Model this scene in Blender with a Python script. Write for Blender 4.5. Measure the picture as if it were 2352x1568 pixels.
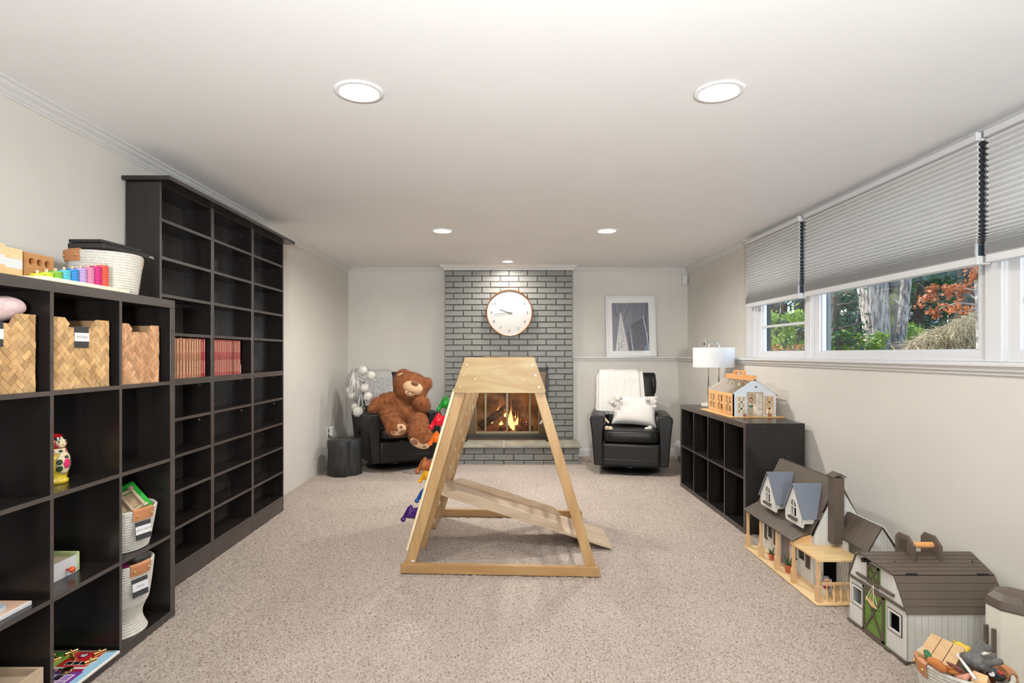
import bpy, math, random
from mathutils import Vector, Matrix, Euler, noise
random.seed(7)
R = math.radians; PI = math.pi
for o in list(bpy.data.objects): bpy.data.objects.remove(o, do_unlink=True)
SC = bpy.context.scene
COL = SC.collection

# ---------------- camera, world, sun, exposure ----------------
cd = bpy.data.cameras.new('camera'); cam = bpy.data.objects.new('camera', cd); COL.objects.link(cam)
cam.location = (0, 0, 1.25); cam.rotation_euler = (R(90), 0, 0)
cd.sensor_width = 36.0; cd.lens = 36.0 * 1300 / 2352
cd.shift_x = 16 / 2352; cd.shift_y = 28 / 2352; cd.clip_start = .02; cd.clip_end = 300
SC.camera = cam
SC.view_settings.view_transform = 'Standard'; SC.view_settings.look = 'None'
SC.view_settings.exposure = 0.0; SC.view_settings.gamma = 1.0; SC.view_settings.use_curve_mapping = False
wd = bpy.data.worlds.new('World'); SC.world = wd; wd.use_nodes = True
wn = wd.node_tree; bgn = wn.nodes['Background']
sky = wn.nodes.new('ShaderNodeTexSky'); sky.sky_type = 'NISHITA'; sky.sun_disc = False
sky.sun_elevation = R(38); sky.sun_rotation = R(-60); sky.air_density = 1.0; sky.dust_density = .6; sky.ozone_density = 1.2
wn.links.new(sky.outputs[0], bgn.inputs[0]); bgn.inputs[1].default_value = .9
sl = bpy.data.lights.new('sun', 'SUN'); sl.energy = 7.5; sl.angle = R(.6); sl.color = (1, .95, .86)
so = bpy.data.objects.new('sun', sl); COL.objects.link(so); so.location = (-4, 6, 12)
so.rotation_euler = Vector((.62, -.42, -.62)).to_track_quat('-Z', 'Y').to_euler()
LAMP_W = 13.0
LAMPS = [(-.59, 2.289), (.866, 2.289), (-.541, 4.887), (.88, 4.887), (.03, 6.50), (-.59, -.4), (.866, -.4)]
CEIL = 2.31
for i, (x, y) in enumerate(LAMPS):
    l = bpy.data.lights.new('downlight', 'AREA'); l.shape = 'DISK'; l.size = .15; l.energy = LAMP_W * (1.0, 1.0, 2.15, 2.15, 1.0, .8, .8)[i]
    l.color = (1.0, .965, .915); l.spread = R(165)
    lo = bpy.data.objects.new('downlight', l); COL.objects.link(lo); lo.location = (x, y, CEIL - .014)

# added fill uplight, unseen behind the viewpoint (its stand is built with the furniture)
ul = bpy.data.lights.new('uplight', 'AREA'); ul.shape = 'DISK'; ul.size = .34; ul.energy = 165.0; ul.color = (.92, .965, 1.0); ul.spread = R(112)
uo = bpy.data.objects.new('uplight', ul); COL.objects.link(uo); uo.location = (.15, -1.40, 1.30); uo.rotation_euler = (R(180 - 57), 0, 0)

# ---------------- helpers ----------------
MATS = {}
def srgb(r, g, b):
    f = lambda c: (c / 12.92 if c <= .04045 else ((c + .055) / 1.055) ** 2.4)
    return (f(r / 255), f(g / 255), f(b / 255))
def nd(nt, t, **kw):
    n = nt.nodes.new(t)
    for k, v in kw.items():
        if k in n.inputs: n.inputs[k].default_value = v
        else: setattr(n, k, v)
    return n
def mat(name, c, rough=.5, metal=0.0, var=0.0, vs=8.0, bump=0.0, bs=60.0, bd=.002, orand=0.0, spec=.5, c2=None, stretch=(1, 1, 1),
        emis=None, es=0.0, coat=0.0, transl=0.0, distort=0.0, detail=4.0, ramp=(.35, .65), sheen=0.0, gen=False):
    """procedural principled: two-tone noise colour, fine bump, per-object tone"""
    if name in MATS: return MATS[name]
    m = bpy.data.materials.new(name); m.use_nodes = True; MATS[name] = m
    nt = m.node_tree; b = nt.nodes['Principled BSDF']; L = nt.links
    b.inputs['Roughness'].default_value = rough; b.inputs['Metallic'].default_value = metal
    b.inputs['Specular IOR Level'].default_value = spec; b.inputs['Coat Weight'].default_value = coat
    if sheen: b.inputs['Sheen Weight'].default_value = sheen
    tc = nd(nt, 'ShaderNodeTexCoord'); mp = nd(nt, 'ShaderNodeMapping'); mp.inputs['Scale'].default_value = stretch
    L.new(tc.outputs['Object'], mp.inputs[0])
    cc = c2 if c2 else tuple(v * (1 - var) for v in c)
    nz = nd(nt, 'ShaderNodeTexNoise', Scale=vs, Detail=detail, Distortion=distort); L.new(mp.outputs[0], nz.inputs['Vector'])
    rp = nd(nt, 'ShaderNodeValToRGB'); rp.color_ramp.elements[0].position = ramp[0]; rp.color_ramp.elements[1].position = ramp[1]
    rp.color_ramp.elements[0].color = (*cc, 1); rp.color_ramp.elements[1].color = (*c, 1)
    L.new(nz.outputs[0], rp.inputs[0]); out = rp.outputs[0]
    if orand:
        oi = nd(nt, 'ShaderNodeObjectInfo'); mr = nd(nt, 'ShaderNodeMapRange'); mr.inputs[3].default_value = 1 - orand; mr.inputs[4].default_value = 1 + orand * .6
        L.new(oi.outputs['Random'], mr.inputs[0]); mx = nd(nt, 'ShaderNodeVectorMath', operation='SCALE')
        L.new(out, mx.inputs[0]); L.new(mr.outputs[0], mx.inputs['Scale']); out = mx.outputs[0]
    L.new(out, b.inputs['Base Color'])
    if bump:
        n2 = nd(nt, 'ShaderNodeTexNoise', Scale=bs, Detail=3.0); L.new(mp.outputs[0], n2.inputs['Vector'])
        bp = nd(nt, 'ShaderNodeBump', Strength=bump, Distance=bd); L.new(n2.outputs[0], bp.inputs['Height']); L.new(bp.outputs[0], b.inputs['Normal'])
    if emis:
        b.inputs['Emission Color'].default_value = (*emis, 1); b.inputs['Emission Strength'].default_value = es
    if transl:
        tr = nd(nt, 'ShaderNodeBsdfTranslucent'); L.new(out, tr.inputs[0]); ms = nd(nt, 'ShaderNodeMixShader'); ms.inputs[0].default_value = transl
        L.new(b.outputs[0], ms.inputs[1]); L.new(tr.outputs[0], ms.inputs[2]); L.new(ms.outputs[0], nt.nodes['Material Output'].inputs[0])
    return m
def wood(name, c, c2, axis='z', sc=1.0, rough=.5, coat=0.0, orand=0.0):
    st = {'x': (1.2, 14, 14), 'y': (14, 1.2, 14), 'z': (14, 14, 1.2)}[axis]
    return mat(name, c, rough, c2=c2, vs=1.6 * sc, stretch=st, distort=.6, detail=6, ramp=(.3, .62), bump=.08, bs=9 * sc, bd=.001, coat=coat, orand=orand)
def emat(name, c, s):
    m = bpy.data.materials.new(name); m.use_nodes = True; nt = m.node_tree; nt.nodes.clear()
    e = nd(nt, 'ShaderNodeEmission'); e.inputs[0].default_value = (*c, 1); e.inputs[1].default_value = s
    o = nd(nt, 'ShaderNodeOutputMaterial'); nt.links.new(e.outputs[0], o.inputs[0]); return m
def glassmat(name, tint=(1, 1, 1), fac=.025, rough=0.0):
    m = bpy.data.materials.new(name); m.use_nodes = True; nt = m.node_tree; nt.nodes.clear()
    t = nd(nt, 'ShaderNodeBsdfTransparent'); t.inputs[0].default_value = (*tint, 1)
    g = nd(nt, 'ShaderNodeBsdfGlossy'); g.inputs['Roughness'].default_value = rough
    w = nd(nt, 'ShaderNodeLayerWeight', Blend=.5); p = nd(nt, 'ShaderNodeMath', operation='POWER'); p.inputs[1].default_value = 5; nt.links.new(w.outputs['Facing'], p.inputs[0])
    f = nd(nt, 'ShaderNodeMath', operation='MULTIPLY_ADD'); f.inputs[1].default_value = .9; f.inputs[2].default_value = fac; nt.links.new(p.outputs[0], f.inputs[0])
    x = nd(nt, 'ShaderNodeMixShader'); o = nd(nt, 'ShaderNodeOutputMaterial')
    nt.links.new(f.outputs[0], x.inputs[0]); nt.links.new(t.outputs[0], x.inputs[1]); nt.links.new(g.outputs[0], x.inputs[2]); nt.links.new(x.outputs[0], o.inputs[0]); return m

I4 = Matrix.Identity(4)
def T(x=0, y=0, z=0, rx=0, ry=0, rz=0, s=1): return Matrix.Translation((x, y, z)) @ Euler((R(rx), R(ry), R(rz))).to_matrix().to_4x4() @ Matrix.Scale(s, 4)
class MB:
    def __init__(s, M=None): s.v = []; s.f = []; s.M = M
    def add(s, vs, fs, M=None):
        n = len(s.v)
        for p in vs:
            p = Vector(p)
            if M is not None: p = M @ p
            if s.M is not None: p = s.M @ p
            s.v.append(tuple(p))
        s.f += [tuple(i + n for i in f) for f in fs]; return s
    def box(s, x0, x1, y0, y1, z0, z1, M=None):
        if x0 > x1: x0, x1 = x1, x0
        if y0 > y1: y0, y1 = y1, y0
        if z0 > z1: z0, z1 = z1, z0
        return s.add([(x0, y0, z0), (x1, y0, z0), (x1, y1, z0), (x0, y1, z0), (x0, y0, z1), (x1, y0, z1), (x1, y1, z1), (x0, y1, z1)],
                     [(0, 3, 2, 1), (4, 5, 6, 7), (0, 1, 5, 4), (1, 2, 6, 5), (2, 3, 7, 6), (3, 0, 4, 7)], M)
    def prism(s, poly, ax, a, b, M=None):
        """poly 2D; ax 'x': poly=(y,z); 'y': poly=(x,z); 'z': poly=(x,y)"""
        ar = sum(poly[i][0] * poly[(i + 1) % len(poly)][1] - poly[(i + 1) % len(poly)][0] * poly[i][1] for i in range(len(poly)))
        if (ar < 0) != (ax == 'y'): poly = poly[::-1]
        mk = {'x': lambda p, t: (t, p[0], p[1]), 'y': lambda p, t: (p[0], t, p[1]), 'z': lambda p, t: (p[0], p[1], t)}[ax]
        n = len(poly); vs = [mk(p, min(a, b)) for p in poly] + [mk(p, max(a, b)) for p in poly]
        return s.add(vs, [tuple(range(n))[::-1], tuple(range(n, 2 * n))] + [(i, (i + 1) % n, n + (i + 1) % n, n + i) for i in range(n)], M)
    def lathe(s, prof, n=24, M=None, sx=1, sy=1, fn=None):
        vs = []; fs = []
        for (r, z) in prof:
            for k in range(n):
                a = 2 * PI * k / n; q = r * (fn(a, z) if fn else 1)
                vs.append((q * math.cos(a) * sx, q * math.sin(a) * sy, z))
        m = len(prof); ring = abs(prof[0][0] - prof[-1][0]) < 1e-6 and abs(prof[0][1] - prof[-1][1]) < 1e-6
        for j in range(m - 1):
            for k in range(n): fs.append((j * n + k, j * n + (k + 1) % n, (j + 1) * n + (k + 1) % n, (j + 1) * n + k))
        if prof[0][0] > 1e-5 and not ring: fs.append(tuple(range(n))[::-1])
        if prof[-1][0] > 1e-5 and not ring: fs.append(tuple(range((m - 1) * n, m * n)))
        return s.add(vs, fs, M)
    def cyl(s, p0, p1, r0, r1=None, n=12): return s.tube([p0, p1], [r0, r0 if r1 is None else r1], n)
    def tube(s, pts, rad, n=8, flat=1.0):
        pts = [Vector(p) for p in pts]
        if not isinstance(rad, (list, tuple)): rad = [rad] * len(pts)
        vs = []; fs = []; up = None
        for i, p in enumerate(pts):
            d = (pts[min(i + 1, len(pts) - 1)] - pts[max(i - 1, 0)]).normalized()
            if up is None: up = Vector((0, 0, 1)) if abs(d.z) < .9 else Vector((1, 0, 0))
            a = d.cross(up).normalized(); b = a.cross(d).normalized(); up = b
            for k in range(n):
                t = 2 * PI * k / n; vs.append(p + a * math.cos(t) * rad[i] + b * math.sin(t) * rad[i] * flat)
        for i in range(len(pts) - 1):
            for k in range(n): fs.append((i * n + (k + 1) % n, i * n + k, (i + 1) * n + k, (i + 1) * n + (k + 1) % n))
        fs.append(tuple(range(n))); fs.append(tuple(range((len(pts) - 1) * n, len(pts) * n))[::-1])
        return s.add(vs, fs)
    def sup(s, c, r, e1=1.0, e2=1.0, M=None, nu=24, nv=14):
        """superellipsoid: e<1 boxy"""
        g = lambda w, e: math.copysign(abs(w) ** e, w)
        vs = []; fs = []
        for j in range(nv + 1):
            ph = -PI / 2 + PI * j / nv
            for k in range(nu):
                th = 2 * PI * k / nu
                vs.append((r[0] * g(math.cos(ph), e1) * g(math.cos(th), e2), r[1] * g(math.cos(ph), e1) * g(math.sin(th), e2), r[2] * g(math.sin(ph), e1)))
        for j in range(nv):
            for k in range(nu): fs.append((j * nu + k, j * nu + (k + 1) % nu, (j + 1) * nu + (k + 1) % nu, (j + 1) * nu + k))
        X = Matrix.Translation(c)
        return s.add(vs, fs, X @ M if M is not None else X)
    def ball(s, c, r, nu=12, nv=8): return s.sup(c, (r, r, r) if not isinstance(r, (tuple, list)) else r, 1, 1, None, nu, nv)
    def mesh(s, name):
        me = bpy.data.meshes.new(name); me.from_pydata(s.v, [], s.f); me.validate(); return me
def obj(name, mb, m=None, parent=None, bev=0, seg=2, smooth=False, sub=0, world=False, disp=0, label=None, solid=0, loc=None, mesh=None):
    me = mesh if mesh else mb.mesh(name)
    if m and not me.materials: me.materials.append(m)
    if world and parent is not None:
        P = parent
        Mx = I4
        while P is not None: Mx = P.matrix_basis @ Mx; P = P.parent
        me.transform(Mx.inverted())
    if smooth or sub:
        for p in me.polygons: p.use_smooth = True
    o = bpy.data.objects.new(name, me); COL.objects.link(o)
    if parent is not None: o.parent = parent
    if loc is not None: o.location = loc
    if solid:
        k = o.modifiers.new('s', 'SOLIDIFY'); k.thickness = solid; k.offset = 0
    if bev:
        b = o.modifiers.new('b', 'BEVEL'); b.width = bev; b.segments = seg; b.limit_method = 'ANGLE'; b.angle_limit = R(35)
        b.harden_normals = False
        if smooth is None: pass
    if sub:
        k = o.modifiers.new('u', 'SUBSURF'); k.levels = sub; k.render_levels = sub
    if smooth == 'auto':
        me.set_sharp_from_angle(angle=R(40))
    if label: o['label'] = label
    return o
M_edge = None
def edge(o, sgn):
    """lighter edge banding on the front edge of a laminate board"""
    o.data.materials.append(M_edge)
    for p in o.data.polygons:
        if p.normal.x * sgn > .9: p.material_index = 1
    return o
def thing(name, label, cat, loc=(0, 0, 0), rz=0, group=None):
    o = bpy.data.objects.new(name, None); COL.objects.link(o); o.empty_display_size = .05
    o.location = loc; o.rotation_euler = (0, 0, R(rz)); o['label'] = label; o['category'] = cat
    if group: o['group'] = group
    return o
def tag(o, label, cat, group=None, kind=None):
    o['label'] = label; o['category'] = cat
    if group: o['group'] = group
    if kind: o['kind'] = kind
    return o
def st(name, mb, m, parent=None, **k):
    o = obj(name, mb, m, parent, **k)
    if parent is None: o['kind'] = 'structure'
    return o
def sthing(name, loc=(0, 0, 0)):
    o = bpy.data.objects.new(name, None); COL.objects.link(o); o.location = loc; o['kind'] = 'structure'; o.empty_display_size = .05; return o
def text_mb(txt, size, depth, M, align='CENTER', space=1.0):
    c = bpy.data.curves.new('t', 'FONT'); c.body = txt; c.size = size; c.extrude = depth; c.align_x = align; c.align_y = 'CENTER'; c.space_character = space
    c.resolution_u = 3
    o = bpy.data.objects.new('t', c); COL.objects.link(o); me = bpy.data.meshes.new_from_object(o)
    mb = MB(); mb.add([v.co for v in me.vertices], [tuple(p.vertices) for p in me.polygons], M)
    bpy.data.objects.remove(o, do_unlink=True); bpy.data.meshes.remove(me); return mb
def at(u, v, Y): return Vector(((u - 1160) * Y / 1300, Y, 1.25 - (v - 812) * Y / 1300))
def clip(poly, x0, x1, y0, y1):
    for ax, lim, sg in ((0, x0, 1), (0, x1, -1), (1, y0, 1), (1, y1, -1)):
        out = []
        for i in range(len(poly)):
            a, b = poly[i], poly[(i + 1) % len(poly)]
            ia = (a[ax] - lim) * sg >= 0; ib = (b[ax] - lim) * sg >= 0
            if ia: out.append(a)
            if ia != ib:
                t = (lim - a[ax]) / (b[ax] - a[ax]); out.append((a[0] + (b[0] - a[0]) * t, a[1] + (b[1] - a[1]) * t))
        poly = out
        if len(poly) < 3: return []
    return poly
def fuzz(src, n, ln, w, m, par, nm_='fur', droop=.3, seed=1):
    """short tufts scattered over the evaluated surface of a thing: one joined part of kind stuff"""
    bpy.context.view_layer.update(); dg = bpy.context.evaluated_depsgraph_get(); me = bpy.data.meshes.new_from_object(src.evaluated_get(dg)); me.calc_loop_triangles(); rd = random.Random(seed)
    tr = [(me.vertices[t.vertices[0]].co, me.vertices[t.vertices[1]].co, me.vertices[t.vertices[2]].co, t.normal.copy(), t.area) for t in me.loop_triangles]; tot = sum(t[4] for t in tr); vs = []; fs = []; acc = 0.0
    for a, b, c, nn, ar in tr:
        acc += n * ar / tot
        while acc > 0 and acc > rd.random():
            acc -= 1; u, v = rd.random(), rd.random()
            if u + v > 1: u, v = 1 - u, 1 - v
            p = a + (b - a) * u + (c - a) * v; d = (nn + Vector((rd.gauss(0, .45), rd.gauss(0, .45), rd.gauss(0, .45) - droop))).normalized(); s = d.cross(Vector((rd.gauss(0, 1), rd.gauss(0, 1), rd.gauss(0, 1)))).normalized() * w; l = ln * rd.uniform(.6, 1.2); k = len(vs)
            vs += [p - s - d * .002, p + s - d * .002, p + d * l + Vector((0, 0, -droop * l * .5))]; fs.append((k, k + 1, k + 2))
    bpy.data.meshes.remove(me); o = obj(nm_, MB().add(vs, fs), m, par); o['kind'] = 'stuff'; return o
def loft(rings, cap=True):
    mb = MB(); n = len(rings[0]); vs = [p for r in rings for p in r]; fs = []
    for j in range(len(rings) - 1):
        for k in range(n): fs.append((j * n + k, j * n + (k + 1) % n, (j + 1) * n + (k + 1) % n, (j + 1) * n + k))
    if cap: fs += [tuple(range(n))[::-1], tuple(range((len(rings) - 1) * n, len(rings) * n))]
    return mb.add(vs, fs)

# ---------------- shared materials ----------------
M_wall = mat('wall_paint', (.655, .628, .575), .75, var=.03, vs=3, bump=.05, bs=220, bd=.0006)
M_ceil = mat('ceiling_paint', (.84, .83, .82), .85, var=.02, vs=2, bump=.04, bs=200, bd=.0006)
M_trim = mat('white_trim', (.66, .65, .63), .35, var=.02, vs=6)
M_white = mat('white_gloss', (.70, .70, .70), .3, var=.02, vs=6)
M_dark = wood('black_brown_laminate', (.017, .0138, .0125), (.011, .009, .0085), 'z', rough=.25)
M_darkh = wood('black_brown_laminate_horizontal', (.018, .0145, .0133), (.0115, .0095, .009), 'y', rough=.25)
M_edge = wood('laminate_edge_band', (.070, .058, .052), (.050, .041, .036), 'y', rough=.4)
M_black = mat('black_plastic', (.012, .012, .013), .4)
M_metal = mat('steel', (.6, .6, .6), .25, metal=1)
M_chrome = mat('chrome', (.75, .74, .73), .12, metal=1)
M_backp = wood('back_panel_laminate', (.042, .036, .032), (.032, .027, .024), 'z', rough=.35)
M_brass = mat('brass', (.75, .52, .2), .22, metal=1)
M_glass = glassmat('window_glass')
M_brick = mat('grey_painted_brick', (.225, .222, .20), .45, var=.12, vs=14, bump=.35, bs=45, bd=.002, orand=.08)
M_mortar = mat('grey_painted_mortar', (.10, .10, .092), .7, var=.25, vs=30, bump=.6, bs=70, bd=.003)
M_pinex = wood('pine_horizontal', (.43, .265, .11), (.34, .185, .068), 'x', .8, .45)
M_pinez = wood('pine_upright', (.45, .285, .125), (.35, .195, .074), 'z', .8, .45)
M_ply = mat('plywood', (.385, .275, .12), .45, c2=(.325, .20, .072), vs=2.2, stretch=(1.0, 1, 6), distort=1.4, detail=5, ramp=(.38, .62), bump=.03, bs=80)
M_palewood = wood('pale_birch', (.56, .44, .31), (.46, .33, .215), 'x', .7, .5)
M_toywood = wood('toy_beech', (.80, .52, .26), (.70, .42, .19), 'x', 1, .45)
M_rope = mat('cotton_rope', (.63, .605, .54), .85, var=.16, vs=90, stretch=(1, 1, 1), bump=.5, bs=260, bd=.002)
M_leather = mat('tan_leather', (.52, .22, .09), .5, var=.18, vs=12, bump=.1, bs=200, bd=.0006)
# ---------------- room ----------------
XL, XR, XRL, YB, YBL, YR = -1.95, 2.267, 2.107, 7.03, 6.90, -1.6
def carpet():
    m = bpy.data.materials.new('carpet'); m.use_nodes = True; nt = m.node_tree; L = nt.links; b = nt.nodes['Principled BSDF']
    b.inputs['Roughness'].default_value = .95; b.inputs['Specular IOR Level'].default_value = .1
    tc = nd(nt, 'ShaderNodeTexCoord')
    n1 = nd(nt, 'ShaderNodeTexNoise', Scale=105.0, Detail=5.0, Roughness=.8); L.new(tc.outputs['Object'], n1.inputs['Vector'])
    n2 = nd(nt, 'ShaderNodeTexNoise', Scale=1.6, Detail=2.0); L.new(tc.outputs['Object'], n2.inputs['Vector'])
    r = nd(nt, 'ShaderNodeValToRGB'); e = r.color_ramp.elements
    e[0].position = .30; e[0].color = (.045, .035, .03, 1); e[1].position = .70; e[1].color = (.68, .59, .52, 1)
    x = r.color_ramp.elements.new(.39); x.color = (.25, .175, .135, 1); x = r.color_ramp.elements.new(.47); x.color = (.47, .40, .345, 1)
    L.new(n1.outputs[0], r.inputs[0])
    r2 = nd(nt, 'ShaderNodeMapRange'); r2.inputs[1].default_value = .3; r2.inputs[2].default_value = .7; r2.inputs[3].default_value = .93; r2.inputs[4].default_value = 1.05
    L.new(n2.outputs[0], r2.inputs[0]); s = nd(nt, 'ShaderNodeVectorMath', operation='SCALE'); L.new(r.outputs[0], s.inputs[0]); L.new(r2.outputs[0], s.inputs['Scale'])
    L.new(s.outputs[0], b.inputs['Base Color'])
    bp = nd(nt, 'ShaderNodeBump', Strength=.9, Distance=.006); L.new(n1.outputs[0], bp.inputs['Height']); L.new(bp.outputs[0], b.inputs['Normal'])
    import numpy as np
    rg = np.random.default_rng(3)
    x0, x1, y0, y1 = XL, XRL + .01, YR, YB; d = .011
    nx, ny = int((x1 - x0) / d), int((y1 - y0) / d)
    X, Y = np.meshgrid(np.linspace(x0, x1, nx), np.linspace(y0, y1, ny)); Z = rg.random(X.shape) * .011 - .006
    X = X + (rg.random(X.shape) - .5) * .006; Y = Y + (rg.random(X.shape) - .5) * .006
    V = np.stack([X, Y, Z], -1).reshape(-1, 3).astype('f4')
    I = np.arange(nx * ny).reshape(ny, nx); F = np.stack([I[:-1, :-1], I[:-1, 1:], I[1:, 1:], I[1:, :-1]], -1).reshape(-1, 4)
    me = bpy.data.meshes.new('floor'); me.vertices.add(len(V)); me.vertices.foreach_set('co', V.ravel())
    me.loops.add(F.size); me.loops.foreach_set('vertex_index', F.ravel().astype('i4')); me.polygons.add(len(F))
    me.polygons.foreach_set('loop_start', (np.arange(len(F)) * 4).astype('i4')); me.update(calc_edges=True)
    me.polygons.foreach_set('use_smooth', np.ones(len(F), bool)); me.materials.append(m)
    o = bpy.data.objects.new('floor', me); COL.objects.link(o); o['kind'] = 'structure'
    st('subfloor', MB().box(XL - .1, 2.38, YR - .1, YB + .1, -.12, -.02), mat('subfloor', (.3, .25, .2), .9))
carpet()
st('ceiling', MB().box(XL - .15, 2.38, YR - .15, YB + .15, CEIL, CEIL + .12), M_ceil)
st('wall_left', MB().box(XL - .15, XL, YR - .15, YB + .15, -.02, CEIL), M_wall)
st('wall_back', MB().box(XL, 2.38, YB, YB + .15, -.02, CEIL), M_wall)
st('wall_rear', MB().box(XL, 2.38, YR - .15, YR, -.02, CEIL), M_wall)
st('wall_back_lower', MB().box(.83, XR, YBL, YB, -.02, 1.195), M_wall)
st('wall_right_lower', MB().box(XRL, 2.38, YR, YBL, -.02, 1.195), M_wall)
st('wall_right', MB().box(XR, 2.38, 5.12, YB, 1.195, CEIL).box(XR, 2.38, YR, 1.05, 1.195, CEIL).box(XR, 2.38, 1.05, 5.12, 2.27, CEIL), M_wall)
# panel grooves of the lower walls (thin proud battens are too faint: shallow scored lines)
# crown mouldings (profile in distance-from-wall, drop-from-ceiling)
PR = [(0, 0), (.052, 0), (.052, -.008), (.040, -.014), (.034, -.024), (.018, -.036), (.014, -.044), (.006, -.050), (.006, -.058), (0, -.058)]
st('trim_1', MB().prism([(XL + d, CEIL + z) for d, z in PR], 'y', YR, YB), M_trim)
st('trim_2', MB().prism([(YB - d, CEIL + z) for d, z in PR], 'x', XL, -.727), M_trim)
st('trim_3', MB().prism([(YB - d, CEIL + z) for d, z in PR], 'x', .816, XR), M_trim)
st('trim_4', MB().prism([(XR - d, CEIL + z) for d, z in PR], 'y', 5.27, YB), M_trim)
# chimney crown
cy = 6.80
def crown_ring(x0, x1, y0):
    mb = MB()
    rings = [[(x0 - d, YB, CEIL + z), (x0 - d, y0 - d, CEIL + z), (x1 + d, y0 - d, CEIL + z), (x1 + d, YB, CEIL + z)] for d, z in PR]
    vs = [p for r in rings for p in r]; fs = []
    for j in range(len(rings) - 1):
        for k in range(3): fs.append((j * 4 + k, j * 4 + k + 1, j * 4 + 4 + k + 1, j * 4 + 4 + k))
    return mb.add(vs, fs)
st('trim_5', crown_ring(-.727, .816, cy), M_trim)
# ledge cap + moulding on the low foundation walls
LP = [(0, 1.211), (-.035, 1.211), (-.040, 1.206), (-.040, 1.197), (-.033, 1.192), (-.022, 1.190), (-.020, 1.182), (-.026, 1.176), (-.018, 1.170), (-.012, 1.166), (-.012, 1.158), (0, 1.156)]
st('trim_6', MB().prism([(XRL + d, z) for d, z in LP], 'y', YR, YBL).box(XRL, XR, YR, YBL, 1.195, 1.211), M_trim)
st('trim_7', MB().prism([(YBL + d, z) for d, z in LP], 'x', .817, XRL).box(.817, XR, YBL, YB, 1.195, 1.211), M_trim)
BP = [(0, 0), (.014, 0), (.014, .075), (.009, .088), (.004, .09), (0, .09)]
st('baseboard_back', MB().prism([(YBL - d, z) for d, z in BP], 'x', .838, XRL), M_trim)
st('baseboard_left', MB().prism([(XL + d, z) for d, z in BP], 'y', YR, 1.2), M_trim)

# ---------------- windows in the right wall ----------------
def window(idx, y0, y1, muntin, far_case):
    """y0 near, y1 far; sash plane x 2.285, glass 2.31, outer frame to 2.38"""
    w = sthing('window_%d' % idx, (XR, (y0 + y1) / 2, 1.211)); z0, z1 = 1.211, 2.27
    s = .062
    def fr(mb, xa, xb, a, b, c, d, t, tb=None):
        tb = tb or t
        mb.box(xa, xb, a, a + t, c, d).box(xa, xb, b - t, b, c, d).box(xa, xb, a + t, b - t, c, c + tb).box(xa, xb, a + t, b - t, d - t, d)
    f = MB(); fr(f, 2.262, 2.38, y0 - .03, y1 + .03, z0, z1, .032, .014); obj('window_frame', f, M_white, w, bev=.002, world=True)
    q = MB(); fr(q, 2.275, 2.315, y0, y1, z0 + .012, z1 - .03, s, .042); sa = obj('sash', q, M_white, w, bev=.003, world=True)
    q = MB(); fr(q, 2.292, 2.32, y0 + s, y1 - s, z0 + .05, z1 - .09, .012); obj('glazing_bead', q, M_white, sa, world=True)
    if muntin: obj('muntin', MB().box(2.285, 2.315, y0 + s, y1 - s, 1.476, 1.496), M_white, sa, bev=.003, world=True)
    obj('pane', MB().box(2.302, 2.306, y0 + s, y1 - s, z0 + .05, z1 - .09), M_glass, w, world=True)
    q = MB(); fr(q, 2.345, 2.37, y0 + .01, y1 - .01, z0 + .01, z1 - .01, .035, .03); obj('storm_frame', q, mat('storm_frame_%s' % ('dark' if muntin else 'grey'), (.035, .035, .037) if muntin else (.17, .175, .185), .5), w, world=True)  # shade and dark reflection on the outer frame put into its colour
    obj('jamb_shadow_strip', MB().box(2.318, 2.344, y1 - .012, y1 - .0005, z0 + .02, z1 - .04), mat('jamb_shadow_strip_%s' % ('dark' if muntin else 'grey'), (.03, .03, .032) if muntin else (.16, .165, .175), .5), w, world=True)  # strip stands for the shaded outer jamb, shade put into its colour
window(1, 4.24, 5.09, True, True)
window(2, 2.66, 4.16, False, False)
window(3, 1.14, 2.56, True, False)
st('trim_8', MB().box(2.245, XR, 5.105, 5.265, 1.211, 2.27).box(2.238, 2.245, 5.20, 5.262, 1.211, 2.27), M_white, bev=.004)
st('trim_9', MB().box(2.25, XR, 4.165, 4.235, 1.211, 2.27), M_white, bev=.004)
st('trim_10', MB().box(2.25, XR, 2.565, 2.655, 1.211, 2.27), M_white, bev=.004)
st('trim_11', MB().box(2.245, XR, 1.0, 5.265, 2.255, CEIL), M_white, bev=.003)

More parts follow.
